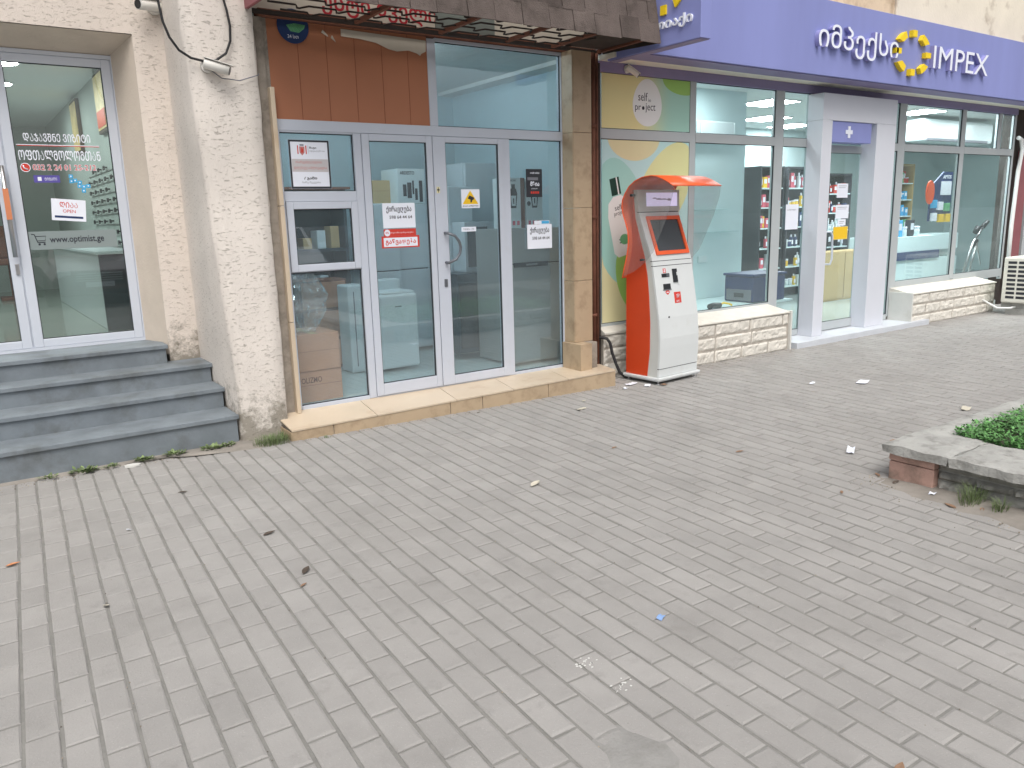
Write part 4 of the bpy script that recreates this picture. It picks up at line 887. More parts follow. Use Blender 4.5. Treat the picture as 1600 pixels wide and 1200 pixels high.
# window posters
pw = YP + .0035
POST = ['print_aqua', 'print_lemon', 'print_sand', 'print_teal', 'print_green', 'print_white', 'print_bottle_green', 'ink', 'print_leaf']
def blob(b, cx, cz, rx, rz, y, mi, x0, x1, z0, z1, a0=0, n=36, egg=0.0, rot=0):
    P = []
    for k in range(n):
        a = 2 * math.pi * k / n; u, v = math.cos(a) * rx * (1 - egg * math.sin(a)), math.sin(a) * rz
        u, v = u * math.cos(rot) - v * math.sin(rot), u * math.sin(rot) + v * math.cos(rot)
        P.append((min(max(cx + u, x0), x1), min(max(cz + v, z0), z1)))
    Q = []
    for p in P:
        if not Q or (abs(p[0] - Q[-1][0]) + abs(p[1] - Q[-1][1])) > 1e-4: Q.append(p)
    if (abs(Q[0][0] - Q[-1][0]) + abs(Q[0][1] - Q[-1][1])) < 1e-4: Q.pop()
    b.prism([(p[0], y, p[1]) for p in Q], (0, -.0003, 0), mi)
def grad(name, c0, c1, x0, x1):
    m = bpy.data.materials.new(name); m.use_nodes = True; t = m.node_tree; N = t.nodes; L = t.links; p = N['Principled BSDF']; p.inputs['Roughness'].default_value = .4
    tc = N.new('ShaderNodeTexCoord'); sx = N.new('ShaderNodeSeparateXYZ'); L.new(tc.outputs['Object'], sx.inputs[0]); mr = N.new('ShaderNodeMapRange'); mr.inputs[1].default_value = x0; mr.inputs[2].default_value = x1; mr.interpolation_type = 'SMOOTHSTEP'; L.new(sx.outputs[0], mr.inputs[0])
    mx = N.new('ShaderNodeMix'); mx.data_type = 'RGBA'; mx.inputs[6].default_value = tuple(c0) + (1,); mx.inputs[7].default_value = tuple(c1) + (1,); L.new(mr.outputs[0], mx.inputs[0]); L.new(mx.outputs[2], p.inputs['Base Color']); MATS[name] = m
grad('print_upper', lin((226, 216, 156)), lin((168, 212, 196)), -.15, .35)
b = MB(); b.box(5.04, 6.2, pw - .0012, pw - .0004, 2.318, 2.795, mi=0); y = pw - .0014; lim = (5.04, 6.2, 2.318, 2.795)
blob(b, 5.62, 2.565, .19, .215, y, 1, *lim, egg=.12); blob(b, 6.12, 2.80, .3, .14, y, 2, *lim)
b.text('self', (5.50, y - .0004, 2.58), UX, UZ, .075, .12, .0004, mi=3); b.text('ie', (5.63, y - .0004, 2.575), UX, UZ, .03, .035, .0004, mi=4); b.text('pr', (5.46, y - .0004, 2.475), UX, UZ, .06, .075, .0004, mi=3); b.disc((5.565, y - .0004, 2.515), .017, UX, UZ, 12, .0004, 3); b.text('ject', (5.595, y - .0004, 2.475), UX, UZ, .085, .13, .0004, mi=3)
lay(tag(b.build('window_poster', ['print_upper', 'print_white', 'print_green', 'ink', 'ink_grey']), 'upper window poster with white egg and dark script, lemon to green', 'poster'))
b = MB(); b.box(5.04, 6.2, pw - .0012, pw - .0004, .512, 2.215, mi=0); y = pw - .0014; lim = (5.04, 6.2, .512, 2.215)
blob(b, 5.45, 2.25, .34, .22, y, 2, *lim); blob(b, 5.85, 1.75, .55, .3, y - .0003, 1, *lim, rot=.9); blob(b, 5.0, .7, 1.1, .75, y - .0002, 2, *lim, rot=.15)
blob(b, 5.30, 1.45, .36, .62, y - .0007, 3, *lim, egg=.1, rot=.25); blob(b, 5.45, .93, .22, .36, y - .0010, 4, *lim, rot=.3)
# bottle picture
def rp(pts, cx, cz, a): return [(cx + x * math.cos(a) - z * math.sin(a), cz + x * math.sin(a) + z * math.cos(a)) for x, z in pts]
bp = rp([(-.10, -.38), (.10, -.38), (.145, -.33), (.15, .02), (.12, .14), (.05, .19), (-.05, .19), (-.12, .14), (-.15, .02), (-.145, -.33)], 5.27, 1.52, .22)
b.prism([(p[0], y - .0013, p[1]) for p in bp], (0, -.0003, 0), 5)
cp = rp([(-.06, .2), (.06, .2), (.06, .36), (-.06, .36)], 5.27, 1.52, .22); b.prism([(p[0], y - .0013, p[1]) for p in cp], (0, -.0003, 0), 6)
cp = rp([(.02, .2), (.035, .2), (.035, .36), (.02, .36)], 5.27, 1.52, .22); b.prism([(p[0], y - .0017, p[1]) for p in cp], (0, -.0003, 0), 5)
ca, sa = math.cos(.22), math.sin(.22)
for s_, dx, dz, w_ in (('self', -.05, .06, .09), ('project', -.07, .0, .14)):
    q = rp([(dx, dz)], 5.27, 1.52, .22)[0]; b.text(s_, (q[0], y - .0017, q[1]), (ca, 0, sa), (-sa, 0, ca), .05, w_, .0003, mi=7)
blob(b, 5.33, 1.30, .06, .05, y - .0017, 8, *lim); 
for k in range(3): q = rp([(-.06, -.22 - k * .03)], 5.27, 1.52, .22)[0]; b.box(q[0], q[0] + .12, y - .0019, y - .0016, q[1], q[1] + .008, mi=7) if k < 2 else None
tu = rp([(-.12, -.3), (.12, -.3), (.14, .25), (-.14, .22)], 5.80, 1.66, -.12); b.prism([(p[0], y - .0013, p[1]) for p in tu], (0, -.0003, 0), 5)
b.text('self project', (5.74, y - .0017, 1.78), UX, UZ, .04, .16, .0003, mi=7)
lay(tag(b.build('window_poster', POST), 'tall window poster with slanted white bottle behind the orange kiosk', 'poster'))
# papers on the pharmacy glass
notice('taped_paper', 'white paper sheet taped in the narrow pane before the door portal', 'notice', 7.80, 8.03, 1.31, 1.59, pw, ['paper', 'ink_grey'], lambda b, y: b.text('განცხადება', (7.83, y, 1.52), UX, UZ, .02, .16, .0003, mi=1))
yq = YP - .006
for (n_, x0, x1, z0, z1, lb) in (('a', 8.75, 8.97, 1.655, 1.82, 'upper of two white papers on the pharmacy door'), ('b', 8.745, 9.01, 1.41, 1.57, 'lower wide white paper on the pharmacy door'), ('c', 8.80, 8.96, 1.325, 1.40, 'small white slip over the orange card on the pharmacy door')):
    notice('taped_paper', lb, 'notice', x0, x1, z0, z1, yq, ['paper', 'ink_grey'], lambda b, y: (b.box(x0 + .03, x1 - .03, y - .0003, y, z1 - .03, z1 - .025, mi=1), b.box(x0 + .03, x1 - .05, y - .0003, y, z1 - .05, z1 - .046, mi=1)))
notice('orange_card', 'orange square card on the pharmacy door glass', 'sign', 8.715, 9.015, 1.16, 1.315, yq, ['print_sand', 'logo_yellow', 'print_yellow'], lambda b, y: b.box(8.72, 9.01, y - .0003, y, 1.165, 1.31, mi=2))

# racks with products
prod_mesh = {}
def product(kind, mt):
    key = (kind, mt)
    if key in prod_mesh: return prod_mesh[key]
    b = MB()
    if kind == 'pack': b.box(-.045, .045, -.03, .03, 0, .15, .004); b.box(-.03, .03, -.0305, -.03, .06, .12, mi=1)
    elif kind == 'bottle': b.tube([(0, 0, 0), (0, 0, .11), (0, 0, .125), (0, 0, .13)], .03, 10); b.tube([(0, 0, .13), (0, 0, .165)], .014, 8, mi=1); b.box(-.02, .02, -.031, -.0295, .03, .09, mi=1)
    else: b.tube([(0, 0, 0), (0, 0, .07)], .036, 10); b.tube([(0, 0, .07), (0, 0, .09)], .038, 10, mi=1)
    bmesh.ops.recalc_face_normals(b.bm, faces=b.bm.faces[:])
    me = bpy.data.meshes.new('product_' + kind); me.materials.append(MATS[mt]); me.materials.append(MATS['paper']); b.bm.to_mesh(me); b.bm.free(); prod_mesh[key] = me
    return me
CN = {'print_pink': 'pink', 'appliance_white': 'white', 'print_navy': 'navy', 'print_yellow': 'yellow', 'print_blue': 'blue', 'print_red': 'red', 'print_charcoal': 'black', 'print_leaf': 'green'}
def rack(name, label, where, x0, x1, y, zs, colors, z0=.067, back='print_charcoal', depth=.32, dens=.098, case='print_charcoal'):
    t = E(name, label, 'shelf', ((x0 + x1) / 2, y, z0))
    b = MB(); b.box(x0, x0 + .025, y, y + depth, z0, zs[-1] + .34); b.box(x1 - .025, x1, y, y + depth, z0, zs[-1] + .34); b.box(x0, x1, y + depth, y + depth + .02, z0, zs[-1] + .34, mi=1); b.box(x0 + .025, x1 - .025, y + .002, y + depth, zs[-1] + .31, zs[-1] + .338); b.build('carcass', [case, back], t)
    for z in zs:
        b = MB(); b.box(x0 + .026, x1 - .026, y + .004, y + depth - .002, z - .02, z); b.build('board', 'room_white', t)
    for k, z in enumerate(zs):
        x = x0 + .075
        while x < x1 - .06:
            if rnd.random() < .9:
                kd = rnd.choice(['pack', 'pack', 'bottle', 'jar']); mt = colors[(k + rnd.choice([0, 0, 1])) % len(colors)]
                o = bpy.data.objects.new('product_' + kd, product(kd, mt)); COL.objects.link(o); o.location = (x, y + .06 + rnd.uniform(0, .05), z + .001); sc = rnd.uniform(.95, 1.6); o.scale = (rnd.uniform(.95, 1.15), 1, sc)
                tag(o, '%s %s on a board of the %s' % (CN[mt], {'pack': 'pack', 'bottle': 'bottle', 'jar': 'jar'}[kd], where), kd, 'products on the %s' % where)
            x += dens
rack('product_rack', 'tall product rack left of the portal, seen past the partition', 'rack past the partition', 10.78, 11.38, 8.4, (.25, .58, .91, 1.24, 1.57, 1.88), ['print_pink', 'appliance_white', 'print_pink', 'print_yellow', 'print_pink', 'print_yellow'])
rack('product_rack', 'dark product rack behind the narrow pane with taped paper', 'rack behind the taped paper', 11.48, 12.28, 8.4, (.25, .58, .91, 1.24, 1.57, 1.88), ['appliance_white', 'print_yellow', 'appliance_white', 'print_navy', 'print_yellow', 'print_pink'])
rack('product_rack', 'product rack behind the glass entrance door', 'rack behind the entrance door', 12.05, 12.75, 7.7, (.8, 1.1, 1.4, 1.72), ['print_charcoal', 'appliance_white', 'print_navy', 'print_red']) if False else None
rack('product_rack', 'product rack deep behind the glass entrance door', 'rack behind the entrance door', 12.62, 13.3, 8.4, (.86, 1.15, 1.45, 1.78), ['print_charcoal', 'appliance_white', 'print_navy', 'print_red'])
rack('product_rack', 'wood backed product rack right of the portal', 'wood backed rack', 14.1, 15.0, 8.2, (1.05, 1.35, 1.65, 1.95), ['print_leaf', 'print_navy', 'print_blue', 'print_red'], back='carton_tan', case='carton_tan')
goods('wood_cabinet', 'tan wooden low cabinet behind the entrance door', 'cabinet', [(11.2, 12.4, 7.5, 7.8, .067, .85, .006), (11.22, 11.79, 7.49, 7.5, .1, .83, .002), (11.81, 12.38, 7.49, 7.5, .1, .83, .002)], ['carton_tan'])
t = E('service_counter', 'white service counter with a navy stripe right of the portal', 'counter', (13.6, 7.5, .067))
b = MB(); b.box(12.7, 15.4, 7.5, 8.0, .067, .60); b.box(12.7, 15.4, 7.5, 8.0, .741, 1.02, .004); b.build('body', 'room_white', t)
b = MB(); b.box(12.66, 14.7, 7.47, 7.99, .602, .74, .003); b.build('stripe', 'print_navy', t)
t = E('wall_air_conditioner', 'white indoor air conditioner high inside the pharmacy window', 'air conditioner', (14.2, 7.2, 2.5))
b = MB(); b.box(13.0, 15.3, 7.0, 7.35, 2.55, 2.90, .05); b.build('body', 'appliance_white', t)
b = MB(); b.box(13.1, 15.1, 6.99, 7.06, 2.555, 2.60, .01); b.build('air_flap', 'ink_grey', t)
t = E('display_stand', 'blue and black hanging card display in the pharmacy window', 'display', (12.3, 6.3, 1.28))
b = MB(); b.prism([(12.0, 6.3, 1.3), (12.62, 6.3, 1.3), (12.62, 6.3, 2.02), (12.35, 6.3, 2.02), (12.0, 6.3, 1.8)], (0, .02, 0)); b.build('back_card', 'print_navy', t)
b = MB(); b.box(12.28, 12.57, 6.285, 6.299, 1.68, 1.88, .002); b.text('APTOS', (12.33, 6.298, 1.92), UX, UZ, .05, .24, .002, .02); b.build('print_panel', 'paper', t)
b = MB(); b.disc((11.93, 6.28, 1.72), .11, UX, UZ, 20, .02, 0, .17); b.build('orange_disc', 'orange_print', t)
for (x, z, m_) in ((12.08, 1.55, 'print_blue'), (12.26, 1.52, 'paper'), (12.46, 1.5, 'print_leaf'), (12.1, 1.36, 'paper'), (12.3, 1.34, 'print_yellow'), (12.5, 1.34, 'print_yellow')):
    b = MB(); b.box(x - .07, x + .07, 6.262, 6.298, z - .06, z + .06, .003); b.build('hanging_pack', m_, t)
for i, (x, z, m_, cn) in enumerate(((12.0, 1.06, 'print_charcoal', 'black'), (12.16, 1.06, 'print_blue', 'blue'), (12.32, 1.06, 'appliance_white', 'white'), (12.5, 1.06, 'print_charcoal', 'dark'), (12.7, 1.06, 'appliance_white', 'pale'))):
    o = bpy.data.objects.new('product_pack', product('pack' if i % 2 else 'jar', m_)); COL.objects.link(o); o.location = (x, 6.85, z); o.scale = (1.5, 1.4, 1.7)
    tag(o, '%s product standing on the glass shelf in the right pharmacy window' % cn, 'pack', 'products on the glass shelf')
b = MB(); b.box(11.8, 13.0, 6.7, 7.0, 1.045, 1.059); lay(tag(b.build('glass_shelf', 'room_white'), 'pale thin shelf carrying products in the right pharmacy window', 'shelf'))
# blue crate etc
t = E('blue_crate', 'blue plastic crate box behind the low window ledge', 'crate', (7.9, 6.2, .47))
b = MB(); b.box(7.60, 8.2, 5.98, 6.40, .472, .775, .015); b.build('body', 'blue_crate', t)
b = MB(); b.box(7.585, 8.215, 5.965, 6.415, .776, .805, .008); b.build('lid', 'blue_crate', t)
b = MB(); b.box(7.586, 7.599, 6.0, 6.36, .49, .62, .003); b.box(7.582, 7.586, 6.1, 6.24, .53, .58, .001, 1); b.build('label_panel', ['ink_grey', 'print_charcoal'], t)
b = MB(); b.tube([(6.80, 5.93, .502), (6.88, 5.95, .51), (7.0, 5.95, .502)], .03, 10); b.tube([(7.0, 5.95, .505), (7.08, 5.97, .52), (7.16, 5.96, .505), (7.2, 5.95, .485)], .012, 8, mi=1); lay(tag(b.build('hand_tool', ['black_plastic', 'print_yellow']), 'black and yellow tool lying on the window ledge', 'tool'))
b = MB(); b.box(5.34, 7.68, 5.80, 6.74, .45, .47); b.box(5.34, 7.68, 5.8, 5.83, .067, .45); b.box(7.681, 8.32, 5.95, 6.74, .45, .47); lay(tag(b.build('window_ledge', 'room_white'), 'white inner ledge behind the pharmacy window carrying the crate', 'ledge'))
t = E('walking_frame', 'folded walking aid with dark grips leaning in the end window', 'walking aid', (13.2, 6.1, .3))
b = MB(); b.tube([(12.75, 6.1, .45), (13.0, 6.1, .95), (13.3, 6.1, 1.2)], .02, 8); b.tube([(12.95, 6.1, .5), (13.15, 6.1, 1.0)], .018, 8); b.tube([(13.3, 6.1, .6), (13.1, 6.1, .95)], .012, 8); b.build('frame', 'steel', t)
b = MB(); b.tube([(13.25, 6.1, 1.17), (13.4, 6.1, 1.26)], .035, 10); b.tube([(13.05, 6.1, 1.1), (13.12, 6.1, 1.18)], .045, 10); b.tube([(13.1, 6.1, .98), (12.98, 6.1, .88)], .03, 8); b.build('grip', 'black_plastic', t)
b = MB(); b.box(7.50, 7.66, 6.735, 6.749, .92, 1.0, .003); lay(tag(b.build('wall_switch', 'appliance_white'), 'white wall switch plate on the pharmacy partition', 'switch'))
for (x0, x1, z, lb) in ((7.1, 7.9, 1.55, 'upper thin glass shelf on the white pharmacy partition'), (7.35, 8.1, 1.28, 'lower thin glass shelf on the white pharmacy partition')):
    b = MB(); b.box(x0, x1, 6.62, 6.748, z, z + .012, .002); lay(tag(b.build('wall_shelf', 'pharmacy_glass'), lb, 'shelf', 'glass shelves on the partition'))
b = MB(); b.box(7.35, 7.95, 6.6, 6.748, 2.40, 2.58, .02); b.box(7.30, 7.42, 6.62, 6.748, 2.36, 2.58, .01); lay(tag(b.build('alarm_unit', 'appliance_white'), 'small white unit high on the pharmacy partition', 'unit'))

# neighbour beyond the pharmacy
t = E('neighbour_front', 'dark maroon shop front at the far end past the pharmacy', 'shop', (15, 5.8, 0))
b = MB(); b.box(13.20, 19, YP + .02, YP + .2, -.03, 2.889); b.build('wall', 'soffit_dark', t)
b = MB(); b.box(13.35, 13.62, YP - .03, YP + .015, .3, 2.3, .01); b.build('door_panel', 'maroon', t)
b = MB(); b.box(13.66, 13.9, YP - .05, YP + .015, .0, 2.6, .01); b.build('post', 'silver_alu', t)
# ------------------------------------------------------------------ payment kiosk
KA = R(4.1)
kk = E('payment_kiosk', 'orange and white payment kiosk with curved hood beside the stone wall', 'kiosk', (5.093, 5.026, 0), KA)
fz = [.065, .10, .146, .395, .60, .74, .90, 1.08, 1.15, 1.24, 1.333, 1.45, 1.57, 1.65, 1.747]
fy = [.02, .018, .015, .003, .02, .043, .07, .103, .118, .152, .19, .235, .278, .283, .285]
def fyz(z):
    for i in range(len(fz) - 1):
        if fz[i] <= z <= fz[i + 1]: return fy[i] + (fy[i+1] - fy[i]) * (z - fz[i]) / (fz[i+1] - fz[i])
    return fy[-1]
oz = [.065, .29, .56, .80, .99, 1.16, 1.35, 1.5, 1.747]; oy = [.152, .125, .122, .138, .16, .196, .26, .31, .335]
def oyz(z):
    for i in range(len(oz) - 1):
        if oz[i] <= z <= oz[i + 1]: return oy[i] + (oy[i+1] - oy[i]) * (z - oz[i]) / (oz[i+1] - oz[i])
    return oy[-1]
ZS = sorted(set(fz + oz))
W0, W1 = .03, .577
b = MB(); pr = [(W0 + .004, fyz(z), z) for z in ZS] + [(W0 + .004, .338, 1.747), (W0 + .004, .338, 1.40), (W0 + .004, .40, 1.0), (W0 + .004, .40, .065)]; b.prism(pr, (W1 - W0 - .008, 0, 0)); b.build('body', 'kiosk_grey', kk, local=True)
def fpanel(b, z0, z1, x0=W0, x1=W1, th=.006, n=10, mi=0, rim=.0):
    zz = [z0 + (z1 - z0) * i / n for i in range(n + 1)]
    a = [(x0, fyz(z) - th, z) for z in zz]; c = [(x0, fyz(z) + .015, z) for z in zz]
    v = [p for q in zip(a, c) for p in q]; v2 = [(x1, p[1], p[2]) for p in v]; m_ = len(v); f = []
    for i in range(n):
        f += [(2*i, 2*i+2, m_+2*i+2, m_+2*i), (2*i, 2*i+1, 2*i+3, 2*i+2), (m_+2*i, m_+2*i+2, m_+2*i+3, m_+2*i+1)]
    f += [(0, m_, m_+1, 1), (2*n, 2*n+1, m_+2*n+1, m_+2*n)]
    b._add(v + v2, f, mi)
b = MB(); fpanel(b, .145, 1.068); b.build('front_door', 'kiosk_white', kk, local=True)
b = MB(); fpanel(b, 1.074, 1.112); b.build('front_strip', 'kiosk_white', kk, local=True)
for g0, g1 in ((.1385, .1455), (1.0675, 1.0745), (1.1115, 1.1185), (1.5445, 1.5525)):
    b = MB(); fpanel(b, g0, g1, th=.0015, n=1); b.build('panel_gap', 'gasket', kk, local=True)
b = MB(); fpanel(b, .067, .138, n=3); b.build('kick_panel', 'kiosk_white', kk, local=True)
b = MB(); fpanel(b, 1.118, 1.545, n=8); b.build('screen_panel', 'kiosk_white', kk, local=True)
b = MB(); fpanel(b, 1.552, 1.747, x1=.60, n=4); b.build('header_panel', 'kiosk_grey', kk, local=True)
for sx in (0, 1):
    b = MB(); xx = W0 - .003 if sx == 0 else W1 - .003
    zz = [z for z in ZS]
    b.prism([(xx, oyz(z), z) for z in zz] + [(xx, .34, 1.745), (xx, .34, 1.42), (xx, .412, 1.0), (xx, .412, .065)], (.006, 0, 0)); b.build('side_panel', 'kiosk_orange', kk, local=True)
b = MB(); b.box(.0, .60, -.012, .43, .042, .064, .004); b.box(.012, .588, .0, .42, .030, .042); b.build('base_plate', 'kiosk_white', kk, local=True)
for fx, fyy in ((.04, .03), (.56, .03), (.04, .39), (.56, .39)):
    b = MB(); b.tube([(fx, fyy, -.002), (fx, fyy, .006)], .02, 10); b.tube([(fx, fyy, .006), (fx, fyy, .031)], .008, 8); b.build('foot', 'steel', kk, local=True)
# screen
def onf(x, z, th=.0): return (x, fyz(z) - .006 - th, z)
def slab(b, quad, th, th0=.0, mi=0):
    nrm = Vector((0, -1, 0)); P = [Vector(onf(x, z, th0)) for x, z in quad]
    nv = (P[1] - P[0]).cross(P[3] - P[0]).normalized()
    if nv.y > 0: nv = -nv
    b.prism(P, nv * th, mi)
bz = [(.10, 1.168), (.553, 1.165), (.567, 1.508), (.10, 1.505)]
def border(b, q, ins, th, mi=0):
    (x0, z0), (x1, _), (_, z1), _ = q
    x1 = q[1][0]
    for s_ in ([(x0, z0), (x1, z0), (x1, z0 + ins), (x0, z0 + ins)], [(x0, z1 - ins), (x1, z1 - ins), (x1, z1), (x0, z1)], [(x0, z0 + ins), (x0 + ins, z0 + ins), (x0 + ins, z1 - ins), (x0, z1 - ins)], [(x1 - ins, z0 + ins), (x1, z0 + ins), (x1, z1 - ins), (x1 - ins, z1 - ins)]): slab(b, s_, th, 0, mi)
b = MB(); border(b, [(.10, 1.166), (.556, 1.166), (.556, 1.507), (.10, 1.507)], .032, .014); b.build('screen_bezel', 'hood_orange', kk, local=True)
b = MB(); slab(b, [(.13, 1.196), (.526, 1.196), (.526, 1.477), (.13, 1.477)], .003); b.build('screen', 'dark_screen', kk, local=True)
b = MB(); slab(b, [(.14, 1.60), (.565, 1.60), (.565, 1.72), (.14, 1.72)], .004)
b.build('lit_display', 'lit_display', kk, local=True)
b = MB(); yb = fyz(1.66) - .0105
for (x, rx, rz) in ((.25, .035, .02), (.31, .04, .013), (.38, .045, .011), (.45, .03, .012)): b.disc((x, yb - .0004 * (x > .3) - .0004 * (x > .4), 1.658), rx, UX, UZ, 20, .0003, 0, rz)
b.build('display_print', 'print_mauve', kk, local=True)
b = MB(); slab(b, [(.13, .968), (.235, .968), (.235, 1.0), (.13, 1.0)], .004); slab(b, [(.19, .974), (.232, .974), (.232, .994), (.19, .994)], .003, .004, 1); b.build('card_slot', ['black_plastic', 'grey_metal'], kk, local=True)
b = MB(); slab(b, [(.28, .915), (.338, .915), (.338, 1.035), (.28, 1.035)], .010); slab(b, [(.325, .975), (.34, .975), (.34, 1.005), (.325, 1.005)], .004, .010, 1); slab(b, [(.34, .895), (.362, .895), (.362, .985), (.345, .985)], .006, 0, 1); b.build('note_slot', ['black_plastic', 'kiosk_white'], kk, local=True)
b = MB(); slab(b, [(.135, .86), (.233, .86), (.233, .908), (.135, .908)], .004); slab(b, [(.125, .852), (.24, .852), (.24, .859), (.125, .859)], .006, 0, 1); b.build('receipt_slot', ['black_plastic', 'grey_metal'], kk, local=True)
b = MB(); slab(b, [(.155, 1.005), (.193, 1.005), (.193, 1.045), (.155, 1.045)], .0012); slab(b, [(.163, 1.012), (.185, 1.012), (.185, 1.02), (.163, 1.02)], .0006, .0013, 1); slab(b, [(.168, 1.025), (.18, 1.025), (.18, 1.04), (.168, 1.04)], .0006, .0013, 1)
slab(b, [(.155, .83), (.185, .808), (.215, .83), (.205, .848), (.165, .848)], .0012); slab(b, [(.17, .828), (.2, .828), (.2, .836), (.17, .836)], .0006, .0013, 1)
b.build('red_sticker', ['print_red', 'paper'], kk, local=True)
b = MB(); slab(b, [(.27, .726), (.362, .726), (.362, .826), (.27, .826)], .0012)
yy = fyz(.77) - .0085
for k in range(3): b.tube([(.316 + .024 * math.cos(a) * (1 + k * .35) * .7, yy, .768 + k * .012 + .014 * math.sin(a)) for a in [R(30 + 20 * i) for i in range(7)]], .0022, 5, 1)
b.text('NFC', (.292, fyz(.742) - .0075, .735), UX, UZ, .016, .045, .0008, mi=1); b.build('contactless_sticker', ['print_red', 'paper'], kk, local=True)
b = MB(); b.tube([(.165, fyz(.61) - .004, .61), (.165, fyz(.61) - .010, .61)], .009, 10); b.build('lock', 'black_plastic', kk, local=True)
# hood
prof = [(.416, .96), (.395, 1.05), (.365, 1.15), (.347, 1.248), (.345, 1.31), (.350, 1.38), (.378, 1.46), (.412, 1.54), (.425, 1.60), (.417, 1.66), (.385, 1.72), (.335, 1.78), (.266, 1.825), (.18, 1.853), (.08, 1.862), (.01, 1.851), (-.06, 1.826), (-.12, 1.796), (-.175, 1.765)]
b = MB(); HX0, HX1 = -.03, .635
b.sheet([(HX0, p[0], p[1]) for p in prof], (HX1 - HX0, 0, 0), -.006); b.build('hood', 'hood_orange', kk, local=True)
inner = [(-.173, 1.757), (-.162, 1.68), (-.128, 1.578), (-.09, 1.48), (-.04, 1.38), (.05, 1.2), (.14, 1.11), (.28, 1.02), (.405, .975)]
for xx in (HX0 + .006, HX1 - .010):
    b = MB(); ins = [(p[0] * .99 + .002, p[1] - .004) for p in prof]
    b.prism([(xx, p[0], p[1]) for p in ins] + [(xx, p[0], p[1]) for p in inner], (.004, 0, 0)); b.build('hood_cheek', 'hood_plastic', kk, local=True)
b = MB(); b.tube([(.02, .31, 1.70), (-.03, .31, 1.70)], .012, 10); b.tube([(.02, .19, 1.13), (-.03, .19, 1.13)], .01, 10); b.build('hood_bolt', 'black_plastic', kk, local=True)
# cable
b = MB(); b.tube([(4.93, 5.68, .385), (4.96, 5.62, .392), (4.995, 5.60, .38), (5.02, 5.585, .335), (5.03, 5.565, .24), (5.045, 5.53, .14), (5.065, 5.50, .06), (5.10, 5.47, .02), (5.16, 5.44, .014), (5.25, 5.42, .014)], .015, 10)
lay(tag(b.build('power_cable', 'rubber'), 'thick black cable running from the wall pipes to the kiosk base', 'cable'))

# ------------------------------------------------------------------ cameras and cable loop on the plaster
def bullet_cam(loc, direction, label, sc=1.0):
    t = E('security_camera', label, 'camera', loc, group='wall security cameras'); d = Vector(direction).normalized()
    b = MB(); b.tube([(0, 0, 0), (0, -.02, 0)], .045 * sc, 16); b.build('base', 'cam_white', t, local=True)
    p0 = Vector((0, -.05, .0)) * sc; b = MB(); b.tube([(0, -.02, 0), p0], .018 * sc, 10); b.tube([p0 + Vector((0, 0, -.015)), p0 + Vector((0, 0, .015))], .022 * sc, 10); b.build('bracket', 'cam_white', t, local=True)
    a, c = p0 - d * .03 * sc, p0 + d * .13 * sc; b = MB(); b.tube([a, a + d * .01 * sc, c], .032 * sc, 14); 
    up = Vector((0, 0, .034 * sc)); sd_ = d.cross(Vector((0, 0, 1))).normalized() * .034 * sc; e = c + d * .03 * sc
    b._add([a + up + sd_, a + up - sd_, e + up - sd_, e + up + sd_, a + up * 1.12 + sd_, a + up * 1.12 - sd_, e + up * 1.12 - sd_, e + up * 1.12 + sd_], [(0, 1, 2, 3), (4, 7, 6, 5), (0, 4, 5, 1), (1, 5, 6, 2), (2, 6, 7, 3), (3, 7, 4, 0)]); b.build('housing', 'cam_white', t, local=True)
    b = MB(); b.tube([c, c + d * .004 * sc], .027 * sc, 14); b.build('lens', 'black_plastic', t, local=True)
    return t
t = bullet_cam((1.545, 5.645, 2.565), (.85, -.35, -.28), 'white bullet camera on the pier below the cable loop', 1.0)
b = MB(); b.tube([(0, -.03, -.02), (.08, -.03, -.075), (.2, -.02, -.08), (.33, -.01, -.035), (.345, 0.02, -.02)], .0035, 6); b.build('lead', 'ink_grey', t, local=True)
t = bullet_cam((1.47, 6.615, 3.115), (-.85, -.45, -.1), 'white bullet camera above the optician door at the wall corner', 1.15)
t = bullet_cam((5.33, 5.70, 2.84), (.55, -.55, -.6), 'white bullet camera under the purple soffit above the lemon poster', .8)
P = [(1.265, 5.60, 3.3), (1.27, 5.60, 3.05), (1.275, 5.60, 2.92), (1.29, 5.60, 2.80), (1.32, 5.60, 2.71), (1.37, 5.605, 2.64), (1.44, 5.61, 2.60), (1.52, 5.615, 2.588), (1.60, 5.62, 2.60), (1.67, 5.62, 2.65), (1.705, 5.62, 2.73), (1.712, 5.62, 2.82), (1.70, 5.62, 2.92), (1.67, 5.62, 3.05), (1.63, 5.63, 3.3)]
b = MB(); b.tube(P, .008, 8); lay(tag(b.build('cable_loop', 'rubber'), 'black cable hanging in a loop in front of the plaster pier', 'cable'))

# ------------------------------------------------------------------ outdoor air conditioner
t = E('outdoor_air_conditioner', 'cream outdoor air conditioner unit standing before the far stone wall', 'air conditioner', (12.4, 5.0, 0))
b = MB(); X0, X1, Y0, Y1, Z0, Z1 = 12.02, 12.85, 4.86, 5.20, .17, .80
b.box(X0, X1, Y0, Y1, Z0, Z1, .02); b.build('casing', 'ac_white', t)
b = MB()
for k in range(9):
    for j in range(2):
        y0 = Y0 + .035 + j * .135; b.box(X0 - .002, X0 + .004, y0, y0 + .11, Z0 + .06 + k * .06, Z0 + .095 + k * .06)
b.build('vent_slot', 'print_charcoal', t)
b = MB(); b.disc((12.33, Y0 - .001, .49), .24, UX, UZ, 28, .006); b.build('fan_grille', 'print_charcoal', t)
for x in (12.1, 12.72):
    b = MB(); b.box(x, x + .08, 4.84, 5.22, .09, .168, .004); b.box(x - .01, x + .09, 4.9, 5.15, -.01, .089, .004); b.build('foot', 'old_concrete', t)
